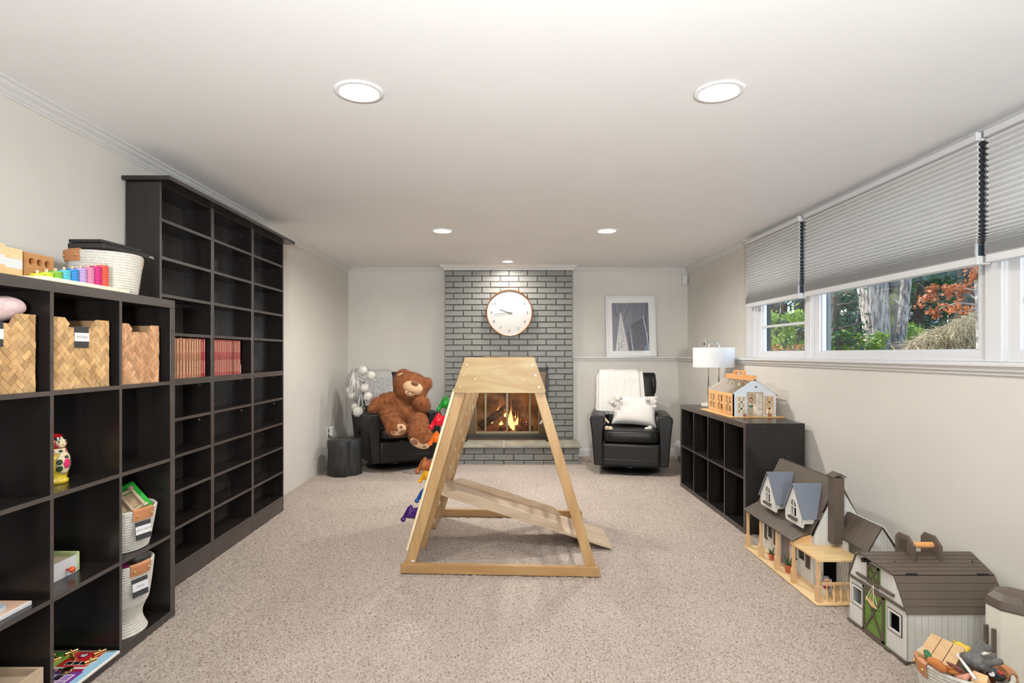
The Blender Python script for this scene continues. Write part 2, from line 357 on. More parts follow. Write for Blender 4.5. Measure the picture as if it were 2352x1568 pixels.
# ---------------- cellular shades ----------------
M_shade = mat('shade_fabric', (.78, .78, .77), .8, var=.01, vs=150, transl=.22)
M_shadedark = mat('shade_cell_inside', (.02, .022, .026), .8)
def shade(y0, y1, label):
    t = thing('cellular_shade', label, 'window shade', (2.215, (y0 + y1) / 2, 1.665), group='grey cellular shades on the windows')
    xf, xb = 2.192, 2.232
    obj('head_rail', MB().prism([(2.178, 2.235), (2.178, 2.262), (2.186, 2.272), (2.238, 2.272), (2.238, 2.235)], 'y', y0, y1), M_white, t, world=True)
    obj('head_rail_cap', MB().box(2.176, 2.24, y0 - .012, y0, 2.234, 2.273), M_white, t, bev=.002, world=True)
    zs = [2.235]; 
    for p in [.0262] * 12 + [.0245, .023, .0215, .020, .0185, .016, .0135, .011, .009, .007]: zs.append(zs[-1] - p)
    prof = []; ends = MB()
    for i in range(len(zs) - 1):
        a, b = zs[i], zs[i + 1]; h = a - b; bul = .004 + .010 * (1 - h / .0262)
        prof += [(xf + .011, a), (xf - bul * .5, a - h * .30), (xf - bul, a - h * .5), (xf - bul * .5, a - h * .72)]
        xm = 2.212; w = .010 + bul * .8
        ends.prism([(xm - w * .45, a - .0008), (xm - w, a - h * .33), (xm - w, a - h * .67), (xm - w * .45, b + .0008), (xm + w * .45, b + .0008), (xm + w, a - h * .67), (xm + w, a - h * .33), (xm + w * .45, a - .0008)], 'y', y0 - .003, y0 + .004)
    zb = zs[-1]; n = int((zb - 1.70) / .0035)
    for i in range(n):
        z = zb - i * .0035; prof += [(xf - .004, z), (xf - .014, z - .0017)]
    prof += [(xf - .004, 1.70)]
    back = [(2 * 2.212 - x, z) for x, z in prof][::-1]
    obj('pleated_fabric', MB().prism(prof + back, 'y', y0 + .003, y1), M_shade, t, world=True)
    obj('cell_end', ends, M_shadedark, t, world=True)
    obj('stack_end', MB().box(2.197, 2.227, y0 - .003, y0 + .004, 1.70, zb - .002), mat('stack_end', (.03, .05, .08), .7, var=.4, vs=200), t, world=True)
    obj('bottom_rail', MB().box(2.185, 2.239, y0, y1, 1.665, 1.70), M_white, t, bev=.003, world=True)
    obj('bottom_rail_cap', MB().box(2.182, 2.242, y0 - .012, y0, 1.663, 1.702), M_white, t, bev=.002, world=True)
shade(4.218, 5.135, 'small grey pleated cellular shade on the window nearest the back corner')
shade(2.625, 4.135, 'widest grey pleated cellular shade over the large middle window')
shade(1.12, 2.575, 'grey pleated cellular shade cut off by the right edge of the photo')

# ---------------- downlights ----------------
M_lamp = emat('led_diffuser', (1.0, .96, .90), 14.0)
LBL = ['recessed ceiling light in the foreground on the left', 'recessed ceiling light in the foreground near the windows', 'recessed ceiling light left of the chimney breast',
       'recessed ceiling light right of the chimney breast', 'small recessed light on the ceiling right in front of the brick chimney', '', '']
for i, (x, y) in enumerate(LAMPS):
    r = .1 if i != 4 else .075
    t = thing('recessed_light', LBL[i] if LBL[i] else 'recessed ceiling light behind the viewpoint on the ' + ('left' if x < 0 else 'right'), 'ceiling light', (x, y, CEIL), group='recessed ceiling lights')
    obj('trim_ring', MB().lathe([(r * .74, -.001), (r * .78, -.006), (r * .97, -.005), (r, -.001), (r * .74, -.001)], 40), mat('lamp_trim_white', (.86, .86, .85), .4), t, smooth=True)
    obj('diffuser', MB().lathe([(0, -.003), (r * .74, -.003), (r * .76, 0)], 40), M_lamp, t)

# ---------------- fireplace ----------------
fp = thing('fireplace', 'grey painted brick chimney breast with raised hearth and glass firebox', 'fireplace', (.045, 6.8, 0))
FX0, FX1, FZ0, FZ1 = -.449, .506, .224, 1.045     # surround
core = MB()
core.box(-.717, FX0 + .02, 6.812, YB, 0, CEIL).box(FX1 - .02, .806, 6.812, YB, 0, CEIL).box(FX0 + .02, FX1 - .02, 6.812, YB, FZ1 - .02, CEIL)
core.box(-.737, .827, 6.412, 6.815, -.01, .19)
obj('mortar', core, M_mortar, fp, world=True)
def brick_mesh(w, h, d, seed):
    rd = random.Random(seed); j = lambda s=.0015: (rd.random() - .5) * 2 * s
    c = .005; v = [(-w / 2, d, -h / 2), (w / 2, d, -h / 2), (w / 2, d, h / 2), (-w / 2, d, h / 2)]
    v += [(x + j(), c + .001, z + j()) for x, z in ((-w / 2, -h / 2), (w / 2, -h / 2), (w / 2, h / 2), (-w / 2, h / 2))]
    v += [(x + j(.001), j(.0008), z + j(.001)) for x, z in ((-w / 2 + c, -h / 2 + c), (w / 2 - c, -h / 2 + c), (w / 2 - c, h / 2 - c), (-w / 2 + c, h / 2 - c))]
    f = [(8, 9, 10, 11)] + [(4 + k, 4 + (k + 1) % 4, 8 + (k + 1) % 4, 8 + k) for k in range(4)] + [(k, (k + 1) % 4, 4 + (k + 1) % 4, 4 + k) for k in range(4)]
    me = bpy.data.meshes.new('brick'); me.from_pydata(v, [], f); me.materials.append(M_brick); me.update(); return me
BM = {}
def brick(x0, x1, z0, z1, yf, jy=.0025):
    key = (round(x1 - x0, 3), round(z1 - z0, 3), random.randint(0, 5))
    if key not in BM: BM[key] = brick_mesh(x1 - x0, z1 - z0, .03, key[2] + int(key[0] * 1000))
    obj('brick', None, None, fp, mesh=BM[key], loc=((x0 + x1) / 2 - .045, yf - 6.8 + random.uniform(-jy, jy), (z0 + z1) / 2))
def course(xa, xb, z0, z1, yf, off, bl, cuts=()):
    x = xa - off
    while x < xb - .005:
        a, b = max(x, xa), min(x + bl, xb); x += bl
        segs = [(a, b)]
        for (c0, c1) in cuts:
            ns = []
            for (p, q) in segs:
                if q <= c0 or p >= c1: ns.append((p, q))
                else:
                    if p < c0: ns.append((p, c0))
                    if q > c1: ns.append((c1, q))
            segs = ns
        for (p, q) in segs:
            if q - p > .02: brick(p + (.0045 if p > xa else 0), q - (.0045 if q < xb else 0), z0 + .0045, z1 - .0045, yf)
pitch = .0692; n = 30; ztop = 2.252; k = 0
while ztop - k * pitch > .23:
    z1 = ztop - k * pitch; z0 = max(z1 - pitch, .222)
    cut = [(FX0, FX1)] if z0 < FZ1 - .02 else []
    if z1 - z0 > .02: course(-.727, .816, z0, z1, 6.80, .119 if k % 2 == 0 else .0, .2235, cut)
    k += 1
for k in range(3):
    z1 = .188 - k * .0735; course(-.75, .838, z1 - .0735, z1, 6.40, .16 if k % 2 == 0 else .05, .2245)
for k in range(3):                      # hearth right end bricks
    z1 = .188 - k * .0735
    for (a, b) in ((6.41, 6.60), (6.61, 6.79)):
        obj('brick', MB().box(.826, .838, a, b, z1 - .069, z1 - .0045), M_brick, fp, bev=.004, seg=1, world=True)
for k in range(29):                     # chimney right return
    z1 = ztop - k * pitch
    for (a, b) in (((6.805, 6.88), (6.89, 7.02)) if k % 2 else ((6.805, 6.95), (6.96, 7.02))):
        if z1 > 1.28 or b < 6.9: obj('brick', MB().box(.805, .816, a, b, z1 - .0647, z1 - .0045), M_brick, fp, bev=.003, seg=1, world=True)
M_slate = mat('bluestone', (.36, .34, .27), .7, var=.3, vs=7, bump=.6, bs=22, bd=.004)
for (a, b) in ((-.775, -.02), (-.005, .86)):
    obj('hearth_slab', MB().prism([(a, 6.80), (a, 6.362), (a + .2, 6.357), (b - .25, 6.363), (b, 6.357), (b, 6.80)], 'z', .190, .222), M_slate, fp, bev=.006, world=True)
obj('slab_joint', MB().box(-.021, -.004, 6.366, 6.80, .190, .219), mat('pale_mortar', (.55, .50, .42), .9, var=.2, vs=40, bump=.5, bs=60), fp, world=True)
# firebox
M_fbrick = mat('sooty_firebrick', (.40, .25, .13), .9, c2=(.08, .05, .03), vs=5, bump=.5, bs=20, bd=.004, ramp=(.35, .6))
fb = MB(); a0, a1 = FX0 + .06, FX1 - .06
fb.box(a0 - .02, a0, 6.81, YB + .35, .2, 1.02).box(a1, a1 + .02, 6.81, YB + .35, .2, 1.02).box(a0, a1, YB + .33, YB + .35, .2, 1.02).box(a0 - .02, a1 + .02, 6.81, YB + .35, 1.0, 1.02).box(a0 - .02, a1 + .02, 6.81, YB + .35, .2, .228)
obj('firebox', fb, M_fbrick, fp, world=True)
for o in [bpy.data.objects['wall_back']]:   # opening for the firebox
    me = MB().box(XL, a0 - .02, YB, YB + .15, -.02, CEIL).box(a1 + .02, 2.38, YB, YB + .15, -.02, CEIL).box(a0 - .02, a1 + .02, YB, YB + .15, 1.02, CEIL).box(a0 - .02, a1 + .02, YB, YB + .15, -.02, .2).mesh('wall_back')
    me.materials.append(M_wall); o.data = me
M_bronze = mat('antique_bronze', (.13, .085, .05), .38, metal=.7, var=.2, vs=5)
M_brz2 = mat('satin_brass_bar', (.26, .22, .14), .35, metal=.8)
sr = MB().box(FX0, FX0 + .095, 6.775, 6.815, FZ0, FZ1).box(FX1 - .095, FX1, 6.775, 6.815, FZ0, FZ1).box(FX0 + .095, FX1 - .095, 6.775, 6.815, FZ1 - .13, FZ1).box(FX0 + .095, FX1 - .095, 6.775, 6.815, FZ0, .245)
sur = obj('surround', sr, M_bronze, fp, bev=.003, world=True)
gx0, gx1, gz0, gz1 = FX0 + .095, FX1 - .095, .30, FZ1 - .13
vent = MB().box(gx0, gx1, 6.772, 6.80, .245, .262).box(gx0, gx1, 6.772, 6.80, .288, .300)
obj('vent_rail', vent, M_brz2, sur, bev=.002, world=True)
obj('vent_grille', MB().box(gx0, gx1, 6.785, 6.80, .262, .288), M_black, sur, world=True)
q = MB()
for i in range(60): x = gx0 + (i + .5) * (gx1 - gx0) / 60; q.box(x - .0025, x + .0025, 6.780, 6.786, .266, .284)
obj('vent_slot_edges', q, M_brz2, sur, world=True)['kind'] = 'stuff'
gm = glassmat('smoked_fire_glass', (.97, .93, .88))
xs = [gx0, -.233, .025, .298, gx1]
for i in range(4):
    d = bpy.data.objects.new('glass_door', None); COL.objects.link(d); d.parent = fp
    a, b = xs[i], xs[i + 1]; q = MB(); w = .011
    q.box(a, a + w, 6.766, 6.786, gz0, gz1).box(b - w, b, 6.766, 6.786, gz0, gz1).box(a, b, 6.768, 6.784, gz0, gz0 + .02).box(a, b, 6.768, 6.784, gz1 - .02, gz1)
    obj('door_frame', q, M_brz2, d, bev=.002, world=True)
    obj('pane', MB().box(a + w, b - w, 6.774, 6.778, gz0 + .02, gz1 - .02), gm, d, world=True)
# guard rail standing in front
fg = thing('fire_guard', 'black metal guard frame with finial posts standing in front of the fireplace glass', 'fire guard', (.03, 6.71, .2225))
for sx, x in ((-1, -.463), (1, .500)):
    p = obj('post', MB().box(x - .011, x + .011, 6.705, 6.727, .245, 1.06), M_black, fg, bev=.003, world=True)
    obj('finial', MB().lathe([(.006, 0), (.018, .004), (.019, .018), (.010, .024), (.016, .034), (0, .042)], 14, T(x, 6.716, 1.058)), M_black, p, smooth=True, world=True)
    obj('collar', MB().box(x - .018, x + .018, 6.70, 6.732, .85 if sx > 0 else .27, .99 if sx > 0 else .36), M_black, p, bev=.003, world=True)
    obj('foot', MB().box(x - .016, x + .016, 6.62, 6.73, .2225, .252), M_black, p, bev=.004, world=True)
obj('bottom_bar', MB().box(-.463, .50, 6.708, 6.724, .255, .285), M_black, fg, bev=.003, world=True)
obj('top_bar', MB().box(-.463, .50, 6.710, 6.722, 1.035, 1.052), M_black, fg, bev=.003, world=True)
# logs, grate, fire
M_log = mat('charred_log', (.055, .035, .025), .9, c2=(.012, .010, .009), vs=20, bump=.8, bs=30, bd=.006)
M_ember = mat('ember_log', (.05, .03, .02), .9, c2=(.01, .008, .008), vs=9, bump=.8, bs=30, bd=.006)
nt = M_ember.node_tree; nz = nd(nt, 'ShaderNodeTexNoise', Scale=26.0, Detail=5.0); rr = nd(nt, 'ShaderNodeValToRGB'); rr.color_ramp.elements[0].position = .56; rr.color_ramp.elements[1].position = .70
rr.color_ramp.elements[0].color = (0, 0, 0, 1); rr.color_ramp.elements[1].color = (1, .22, .06, 1); nt.links.new(nz.outputs[0], rr.inputs[0])
nt.links.new(rr.outputs[0], nt.nodes['Principled BSDF'].inputs['Emission Color']); nt.nodes['Principled BSDF'].inputs['Emission Strength'].default_value = 1.5
def log(p0, p1, r, label, m=M_log):
    o = thing('firewood_log', label, 'log', p0); d = Vector(p1) - Vector(p0); pts = [Vector(p0) + d * t / 6 for t in range(7)]
    rd = [r * (1 + .12 * math.sin(3 * i + r * 90)) for i in range(7)]
    obj('bark', MB().tube(pts, rd, 10), m, o, smooth='auto', world=True)
    obj('cut_end', MB().cyl(Vector(p0) - d.normalized() * .004, p0, r * .82, r * .82, 12), mat('burnt_end', (.10, .05, .025), .9, var=.5, vs=30), o, world=True)
log((-.30, 6.86, .37), (.02, 6.98, .58), .042, 'charred log leaning up to the left behind the flames in the firebox')
log((-.22, 6.90, .325), (.24, 6.93, .345), .05, 'thick glowing log lying level at the bottom of the fire', M_ember)
log((.33, 6.90, .33), (.02, 7.0, .47), .045, 'charred log sloping down to the right in the firebox', M_ember)
log((-.05, 6.86, .33), (.10, 7.08, .40), .04, 'short ember log pointing to the back of the firebox', M_ember)
g = thing('fire_grate', 'low black iron grate under the burning logs', 'grate', (0, 6.92, .23))
q = MB()
for i in range(7): x = -.27 + i * .09; q.tube([(x, 6.84, .31), (x, 6.86, .275), (x, 7.06, .275), (x, 7.1, .34)], .008, 6)
obj('bars', q, M_black, g, world=True); obj('frame', MB().box(-.30, .30, 6.87, 6.885, .232, .275).box(-.30, .30, 7.04, 7.055, .232, .275), M_black, g, world=True)
fl = thing('fire', 'orange and yellow flames burning behind the fireplace glass', 'fire', (.05, 6.95, .35))
MF = bpy.data.materials.new('flame'); MF.use_nodes = True; nt = MF.node_tree; nt.nodes.clear()
tc = nd(nt, 'ShaderNodeTexCoord'); sp = nd(nt, 'ShaderNodeSeparateXYZ'); nt.links.new(tc.outputs['Generated'], sp.inputs[0])
rp = nd(nt, 'ShaderNodeValToRGB'); rp.color_ramp.elements[0].color = (1, .62, .25, 1); rp.color_ramp.elements[1].color = (.9, .16, .02, 1); rp.color_ramp.elements[0].position = .3
nt.links.new(sp.outputs[2], rp.inputs[0]); e = nd(nt, 'ShaderNodeEmission'); e.inputs[1].default_value = 2.2; nt.links.new(rp.outputs[0], e.inputs[0])
tr = nd(nt, 'ShaderNodeBsdfTransparent'); lw = nd(nt, 'ShaderNodeLayerWeight', Blend=.35); mx = nd(nt, 'ShaderNodeMixShader'); o_ = nd(nt, 'ShaderNodeOutputMaterial')
nt.links.new(lw.outputs['Facing'], mx.inputs[0]); nt.links.new(e.outputs[0], mx.inputs[1]); nt.links.new(tr.outputs[0], mx.inputs[2]); nt.links.new(mx.outputs[0], o_.inputs[0])
def flame(x, y, z, h, w, lean=0):
    pts = []; rd = []
    for i in range(9):
        t = i / 8; pts.append((x + lean * t * t + math.sin(t * 7 + x * 30) * w * .35 * t, y + .01 * math.sin(t * 5), z + h * t)); rd.append(max(w * (math.sin(min(1, t * 1.25 + .18) * PI) ** .8) * (1 - t * .5), .0008))
    obj('flame', MB().tube(pts, rd, 8), MF, fl, smooth=True, world=True)
for a in [(.075, 6.89, .34, .36, .036, -.015), (.045, 6.92, .34, .24, .034, .04), (.14, 6.91, .35, .20, .028, .03), (.10, 6.88, .32, .17, .03, .02), (.12, 6.95, .38, .18, .022, .01), (.035, 6.88, .32, .11, .02, -.02), (-.10, 6.96, .46, .20, .022, .05), (-.16, 6.93, .40, .08, .016, .02), (.20, 6.93, .38, .09, .015, -.01),
          (-.05, 6.95, .36, .10, .03, .01), (.26, 6.95, .38, .06, .014, 0), (-.235, 6.9, .42, .05, .02, 0), (-.02, 6.9, .32, .04, .03, 0), (0, 6.99, .47, .15, .02, .01)]: flame(*a)
pl = bpy.data.lights.new('fire_glow', 'POINT'); pl.energy = 5.0; pl.color = (1, .45, .14); pl.shadow_soft_size = .08
po = bpy.data.objects.new('fire_glow', pl); COL.objects.link(po); po.location = (.04, 6.93, .55)
# clock
ck = thing('wall_clock', 'round white wall clock with thin copper rim on the brick chimney', 'clock', (.052, 6.76, 1.738))
ck.rotation_euler = (R(-90), 0, 0)    # local z -> -y... face towards camera
ck.rotation_euler = (R(90), 0, 0)
obj('rim', MB().lathe([(.262, -.04), (.274, -.04), (.276, .030), (.271, .034), (.266, .030), (.264, .012), (.262, -.04)], 64), mat('copper', (.62, .22, .07), .3, metal=.85), ck, smooth='auto')
obj('dial', MB().lathe([(0, -.03), (.265, -.03), (.265, .010), (0, .010)], 64), mat('clock_dial', (.54, .53, .505), .6), ck)
M_num = mat('clock_grey', (.07, .065, .06), .6)
for h in range(1, 13):
    a = R(90 - 30 * h); obj('numeral', text_mb(str(h), .042, .0006, T(.213 * math.cos(a), .213 * math.sin(a), .0112)), M_num, ck)
def hand(a, l, w, tail, z):
    d = Vector((math.cos(a), math.sin(a), 0)); nrm = Vector((-d.y, d.x, 0)); p = [-d * tail - nrm * w, d * l - nrm * w * .7, d * l + nrm * w * .7, -d * tail + nrm * w]
    obj('hand', MB().prism([(v.x, v.y) for v in p], 'z', z, z + .0015), mat('hand_dark', (.03, .025, .025), .4), ck)
hand(R(160), .125, .0038, .032, .014); hand(R(186), .185, .0032, .04, .018)
obj('centre_cap', MB().lathe([(.006, .012), (.006, .021), (0, .022)], 12), mat('hand_dark', (.03, .025, .025), .4), ck)
obj('glass_cover', MB().lathe([(0, .0275), (.264, .0275), (.264, .0285), (0, .0285)], 48), glassmat('clock_glass', fac=.006), ck)
# leaning framed picture on the ledge
pc = thing('framed_picture', 'white framed blue-grey photo of a pointed tower leaning on the ledge', 'picture', (1.555, 6.955, 1.211))
pc.rotation_euler = (R(-4), R(-.8), 0)
W2, H = .307, .757
q = MB(); b = .022
q.box(-W2, W2, -.014, .012, 0, b).box(-W2, W2, -.014, .012, H - b, H).box(-W2, -W2 + b, -.014, .012, b, H - b).box(W2 - b, W2, -.014, .012, b, H - b)
obj('frame', q, M_white, pc, bev=.002); obj('mat_board', MB().box(-W2 + b, W2 - b, -.004, .008, b, H - b), mat('mat_board', (.80, .80, .78), .8), pc)
px0, px1, pz0, pz1 = -.228, .222, .075, .668
M_ph = mat('photo_blue', (.17, .19, .26), .4, c2=(.24, .24, .26), vs=3, ramp=(.3, .7)); ph = obj('photo', MB().box(px0, px1, -.0055, -.004, pz0, pz1), M_ph, pc)
tw = -.12; M_tw = mat('photo_tower', (.62, .60, .60), .5); M_dk = mat('photo_dark', (.06, .065, .09), .5)
obj('printed_tower', MB().prism([(tw - .075, pz0), (tw + .085, pz0), (tw + .008, .53), (tw, .555), (tw - .008, .53)], 'y', -.0062, -.0055), M_tw, ph)
q = MB(); rd = random.Random(5)
for i in range(16):
    z = pz0 + .012 + i * .026; w = (.53 - z) * .13
    for x in (-.5, 0, .45):
        if rd.random() < .75: xx = tw + x * w * 1.3 + rd.uniform(-.005, .005); s = .0055 * (1 - i / 22); q.box(xx - s, xx + s, -.0068, -.0062, z, z + s * 2.4)
for (x0, z0, x1, z1, w) in [(-.20, pz1, -.17, .50, .003), (.01, pz1, -.09, .44, .003), (-.13, pz1, -.13, .57, .002), (-.11, pz1, -.11, .57, .002), (.19, pz1, .195, .30, .003), (.14, pz1, .13, .25, .002), (.09, pz1, .09, .2, .0015), (.05, pz1, .05, .3, .001), (.07, pz1, .07, .15, .001), (.03, pz1, .03, .35, .001), (.215, pz1, .218, pz0, .003), (-.22, .56, .2, .54, .002), (0, .53, .11, .545, .002), (.07, .56, .12, .545, .004)]:
    q.prism([(x0 - w, z0), (x0 + w, z0), (x1 + w, z1), (x1 - w, z1)], 'y', -.0068, -.0062)
obj('printed_cables', q, M_dk, ph)
q = MB()
q.prism([(.148, .50), (.158, .50), (.20, .30), (.215, .08), (.21, .08), (.185, .30)], 'y', -.0066, -.0060)
q.prism([(-.015, .345), (-.01, .345), (.022, pz0), (.014, pz0)], 'y', -.0066, -.0060)
obj('printed_highlights', q, mat('photo_light', (.55, .60, .66), .5), ph)
obj('printed_building', MB().prism([(-.045, .30), (-.02, .35), (.012, pz0), (-.03, pz0)], 'y', -.0060, -.0054).prism([(0, .40), (.19, .50), (.222, pz0), (.03, pz0)], 'y', -.0058, -.0054), mat('photo_grey', (.16, .165, .19), .5, var=.3, vs=60), ph)
obj('glazing', MB().box(-W2 + b, W2 - b, -.0085, -.008, b, H - b), M_glass, pc)
# corner sensor, outlets, heater
t = thing('motion_sensor', 'small white motion sensor mounted high in the back right corner', 'sensor', (2.22, 6.99, 2.16))
obj('body', MB().box(2.19, 2.245, 6.965, 7.03, 2.105, 2.22), M_white, t, bev=.008, world=True)
obj('lens', MB().sup((2.217, 6.963, 2.14), (.02, .006, .024), .6, .6), mat('sensor_lens', (.72, .72, .70), .4), t, smooth=True, world=True)
t = thing('wall_plate', 'white cable plate on the wall just above the lampshade', 'wall plate', (XR, 6.42, 1.36))
obj('plate', MB().box(XR - .006, XR, 6.385, 6.46, 1.30, 1.42), M_white, t, bev=.002, world=True); obj('jack', MB().cyl((XR - .012, 6.42, 1.36), (XR - .005, 6.42, 1.36), .013), M_black, t, world=True)
t = thing('wall_outlet', 'white wall outlet with a plugged-in white adapter behind the black stump', 'outlet', (XL, 6.28, .38))
obj('plate', MB().box(XL, XL + .006, 6.20, 6.275, .32, .44), M_white, t, bev=.002, world=True)
obj('adapter', MB().box(XL + .006, XL + .045, 6.245, 6.31, .34, .445), M_white, t, bev=.008, world=True)
obj('socket', MB().box(XL + .005, XL + .009, 6.215, 6.24, .385, .42).box(XL + .005, XL + .009, 6.215, 6.24, .33, .365), M_black, t, bev=.002, world=True)
t = thing('baseboard_heater', 'white baseboard heater along the right wall by the back corner', 'heater', (2.07, 6.1, 0))
obj('cover', MB().prism([(2.035, .05), (2.035, .155), (2.06, .20), (2.107, .205), (2.107, .19), (2.07, .186), (2.047, .15), (2.047, .05)], 'y', 5.42, 6.72), M_white, t, world=True)
obj('fin_core', MB().box(2.055, 2.10, 5.42, 6.70, .03, .15), mat('dark_fins', (.02, .02, .02), .6), t, world=True)
obj('end_cap', MB().prism([(2.028, .0), (2.028, .16), (2.055, .208), (2.107, .212), (2.107, 0)], 'y', 6.66, 6.78), M_white, t, bev=.003, world=True)

t = thing('fill_light_stand', 'added stand for the fill uplight, unseen behind the viewpoint', 'lamp', (.15, -1.40, .002))  # added, unseen stand and bowl carrying the fill uplight
obj('base', MB().lathe([(0, 0), (.14, 0), (.14, .015), (.03, .03), (0, .03)], 32), M_metal, t, smooth='auto'); obj('pole', MB().cyl((0, 0, .03), (0, 0, 1.13), .012), M_metal, t, smooth='auto')
hd = T(0, 0, 1.12, -57); obj('bowl', MB().lathe([(.02, 0), (.12, .05), (.19, .15), (.185, .15), (.115, .055), (.02, .008), (.02, 0)], 40, hd), M_metal, t, smooth='auto')
# ---------------- left cube shelf (4 x 4) ----------------
KX, KB, KY0, KY1, KH = -1.577, -1.945, 1.235, 2.705, 1.503
def cube_shelf(name, label, x0, x1, y0, y1, H, nc, nr, open_neg):
    sg = -1 if open_neg else 1
    """open face along x; y columns, z rows"""
    t = thing(name, label, 'shelf unit', ((x0 + x1) / 2, (y0 + y1) / 2, 0))
    th = .038; ti = .016
    edge(obj('top_panel', MB().box(x0, x1, y0, y1, H - th, H), M_darkh, t, bev=.0015, world=True), sg)
    edge(obj('base_panel', MB().box(x0, x1, y0, y1, 0, th), M_darkh, t, bev=.0015, world=True), sg)
    for a in (y0, y1 - th): edge(obj('side_panel', MB().box(x0, x1, a, a + th, th, H - th), M_dark, t, bev=.0015, world=True), sg)
    cy_ = (y1 - y0 - 2 * th + ti) / nc; cz = (H - 2 * th + ti) / nr
    for i in range(1, nc): y = y0 + th + i * cy_ - ti; edge(obj('divider', MB().box(x0, x1, y, y + ti, th, H - th), M_dark, t, world=True), sg)
    for j in range(1, nr):
        for i in range(nc):
            a = y0 + th + i * cy_; z = th + j * cz - ti
            edge(obj('shelf_board', MB().box(x0, x1, a, a + cy_ - ti, z, z + ti), M_darkh, t, world=True), sg)
    return t
ks = cube_shelf('cube_shelf', 'tall black-brown cube shelf on the left holding toy bins and baskets', KB, KX, KY0, KY1, KH, 4, 4, False)
SH = [.038 + .0001]; cz = (KH - .076 + .016) / 4
for j in range(1, 4): SH.append(.038 + j * cz)
CY = [(KY0 + .038 + i * ((KY1 - KY0 - .076 + .016) / 4), KY0 + .038 + (i + 1) * ((KY1 - KY0 - .076 + .016) / 4) - .016) for i in range(4)]

# bamboo plait bins
M_bam = mat('bamboo_strip', (.62, .40, .19), .5, c2=(.44, .25, .10), vs=9, stretch=(1, 3, 3), ramp=(.3, .7), bump=.15, bs=120, bd=.0006, orand=.32)
M_bamd = mat('bamboo_backing', (.36, .21, .10), .7)
def bin_(y0, y1, z0, H, label, tagtxt, stripw=.019, warm=None):
    x = -1.598; dx = .33
    t = thing('bamboo_bin', label, 'storage bin', (x - dx / 2, (y0 + y1) / 2, z0), group='woven bamboo bins in the top row')
    q = MB(); w = y1 - y0; nw = .062 if w > .2 else .05; c = (y0 + y1) / 2
    # walls (backing), notch in the front
    n0, n1 = c - .068, c + .068; zt = z0 + H; nz = zt - .034
    front = [(y0, z0), (y1, z0), (y1, zt), (n1 + .018, zt), (n1, zt - .012), (n1 - .012, nz), (n0 + .012, nz), (n0, zt - .012), (n0 - .018, zt), (y0, zt)]
    q.prism(front, 'x', x - .008, x - .002)
    q.box(x - dx, x - dx + .006, y0, y1, z0, zt).box(x - dx, x - .002, y0, y0 + .006, z0, zt).box(x - dx, x - .002, y1 - .006, y1, z0, zt).box(x - dx, x - .002, y0, y1, z0, z0 + .006)
    obj('bin_shell', q, M_bamd if not warm else M_bamd, t, world=True)
    s = stripw; r2 = math.sqrt(.5); rd = random.Random(int(y0 * 100))
    def W(a, b): return (y0 + w / 2 + (a - b) * r2 * s, z0 + H / 2 + (a + b) * r2 * s)
    N = 16; g = .03
    m = M_bam if not warm else warm
    for i in range(-N, N):
        for j in range(-N, N):
            k = (i - j) % 4
            if k == 0: rect = [(i + g, j + g), (i + 2 - g, j + g), (i + 2 - g, j + 1 - g), (i + g, j + 1 - g)]
            elif k == 3: rect = [(i + g, j + g), (i + 1 - g, j + g), (i + 1 - g, j + 2 - g), (i + g, j + 2 - g)]
            else: continue
            pl = clip([W(a, b) for a, b in rect], y0 + .0005, y1 - .0005, z0 + .0005, zt - .0005)
            if len(pl) < 3: continue
            cyy = sum(p[0] for p in pl) / len(pl); czz = sum(p[1] for p in pl) / len(pl)
            if czz > nz - .003 and n0 < cyy < n1:
                continue
            if max(p[1] for p in pl) > nz and n0 - .01 < cyy < n1 + .01: pl = clip(pl, y0, y1, z0, nz if n0 < cyy < n1 else zt)
            if len(pl) < 3: continue
            obj('bamboo_strip', MB().prism([(p[0] - (y0 + y1) / 2, p[1] - z0) for p in pl], 'x', dx / 2 - .002, dx / 2 + rd.uniform(.0005, .0026)), m, t)
    if tagtxt is not None:
        ty = c if tagtxt else y1 - .012 - .30 / 2
        tg = obj('label_plate', MB().prism([(ty - .036, nz - .074), (ty - .033, nz - .077), (ty + .033, nz - .077), (ty + .036, nz - .074), (ty + .036, nz + .003), (ty - .036, nz + .003)], 'x', x + .001, x + .0035), mat('charcoal_card', (.03, .032, .035), .6), t, world=True)
        obj('label_strip', MB().box(x + .0035, x + .0045, ty - .0365, ty + .0365, nz - .052, nz - .020), M_white, tg, world=True)
        if tagtxt: obj('lettering', text_mb(tagtxt, .0125, .0002, T(x + .0049, ty, nz - .036, 90, 0, 90), space=1.1), mat('label_ink', (.22, .22, .23), .6), tg, world=True)
    return t
M_bam2 = mat('bamboo_strip_reddish', (.62, .35, .19), .5, c2=(.46, .23, .105), vs=9, stretch=(1, 3, 3), ramp=(.3, .7), bump=.15, bs=120, bd=.0006, orand=.28)
bin_(1.625, 1.925, SH[3], .262, 'woven bamboo bin with a pink cloth bundle on top at the left edge', '', .019)
bin_(1.982, 2.283, SH[3], .262, 'woven bamboo bin with a puzzles label in the middle of the top row', 'PUZZLES')
bin_(2.345, 2.612, SH[3], .258, 'reddish woven bamboo bin without a label beside the tall bookcase', None, .0185, M_bam2)
t = thing('cloth_bundle', 'pale pink rolled cloth doll bundle lying on the left bamboo bin', 'soft toy', (-1.67, 1.80, SH[3] + .20))
M_pinkc = mat('pink_cloth', (.78, .60, .56), .8, c2=(.58, .42, .42), vs=22, bump=.6, bs=30, bd=.004, ramp=(.35, .6))
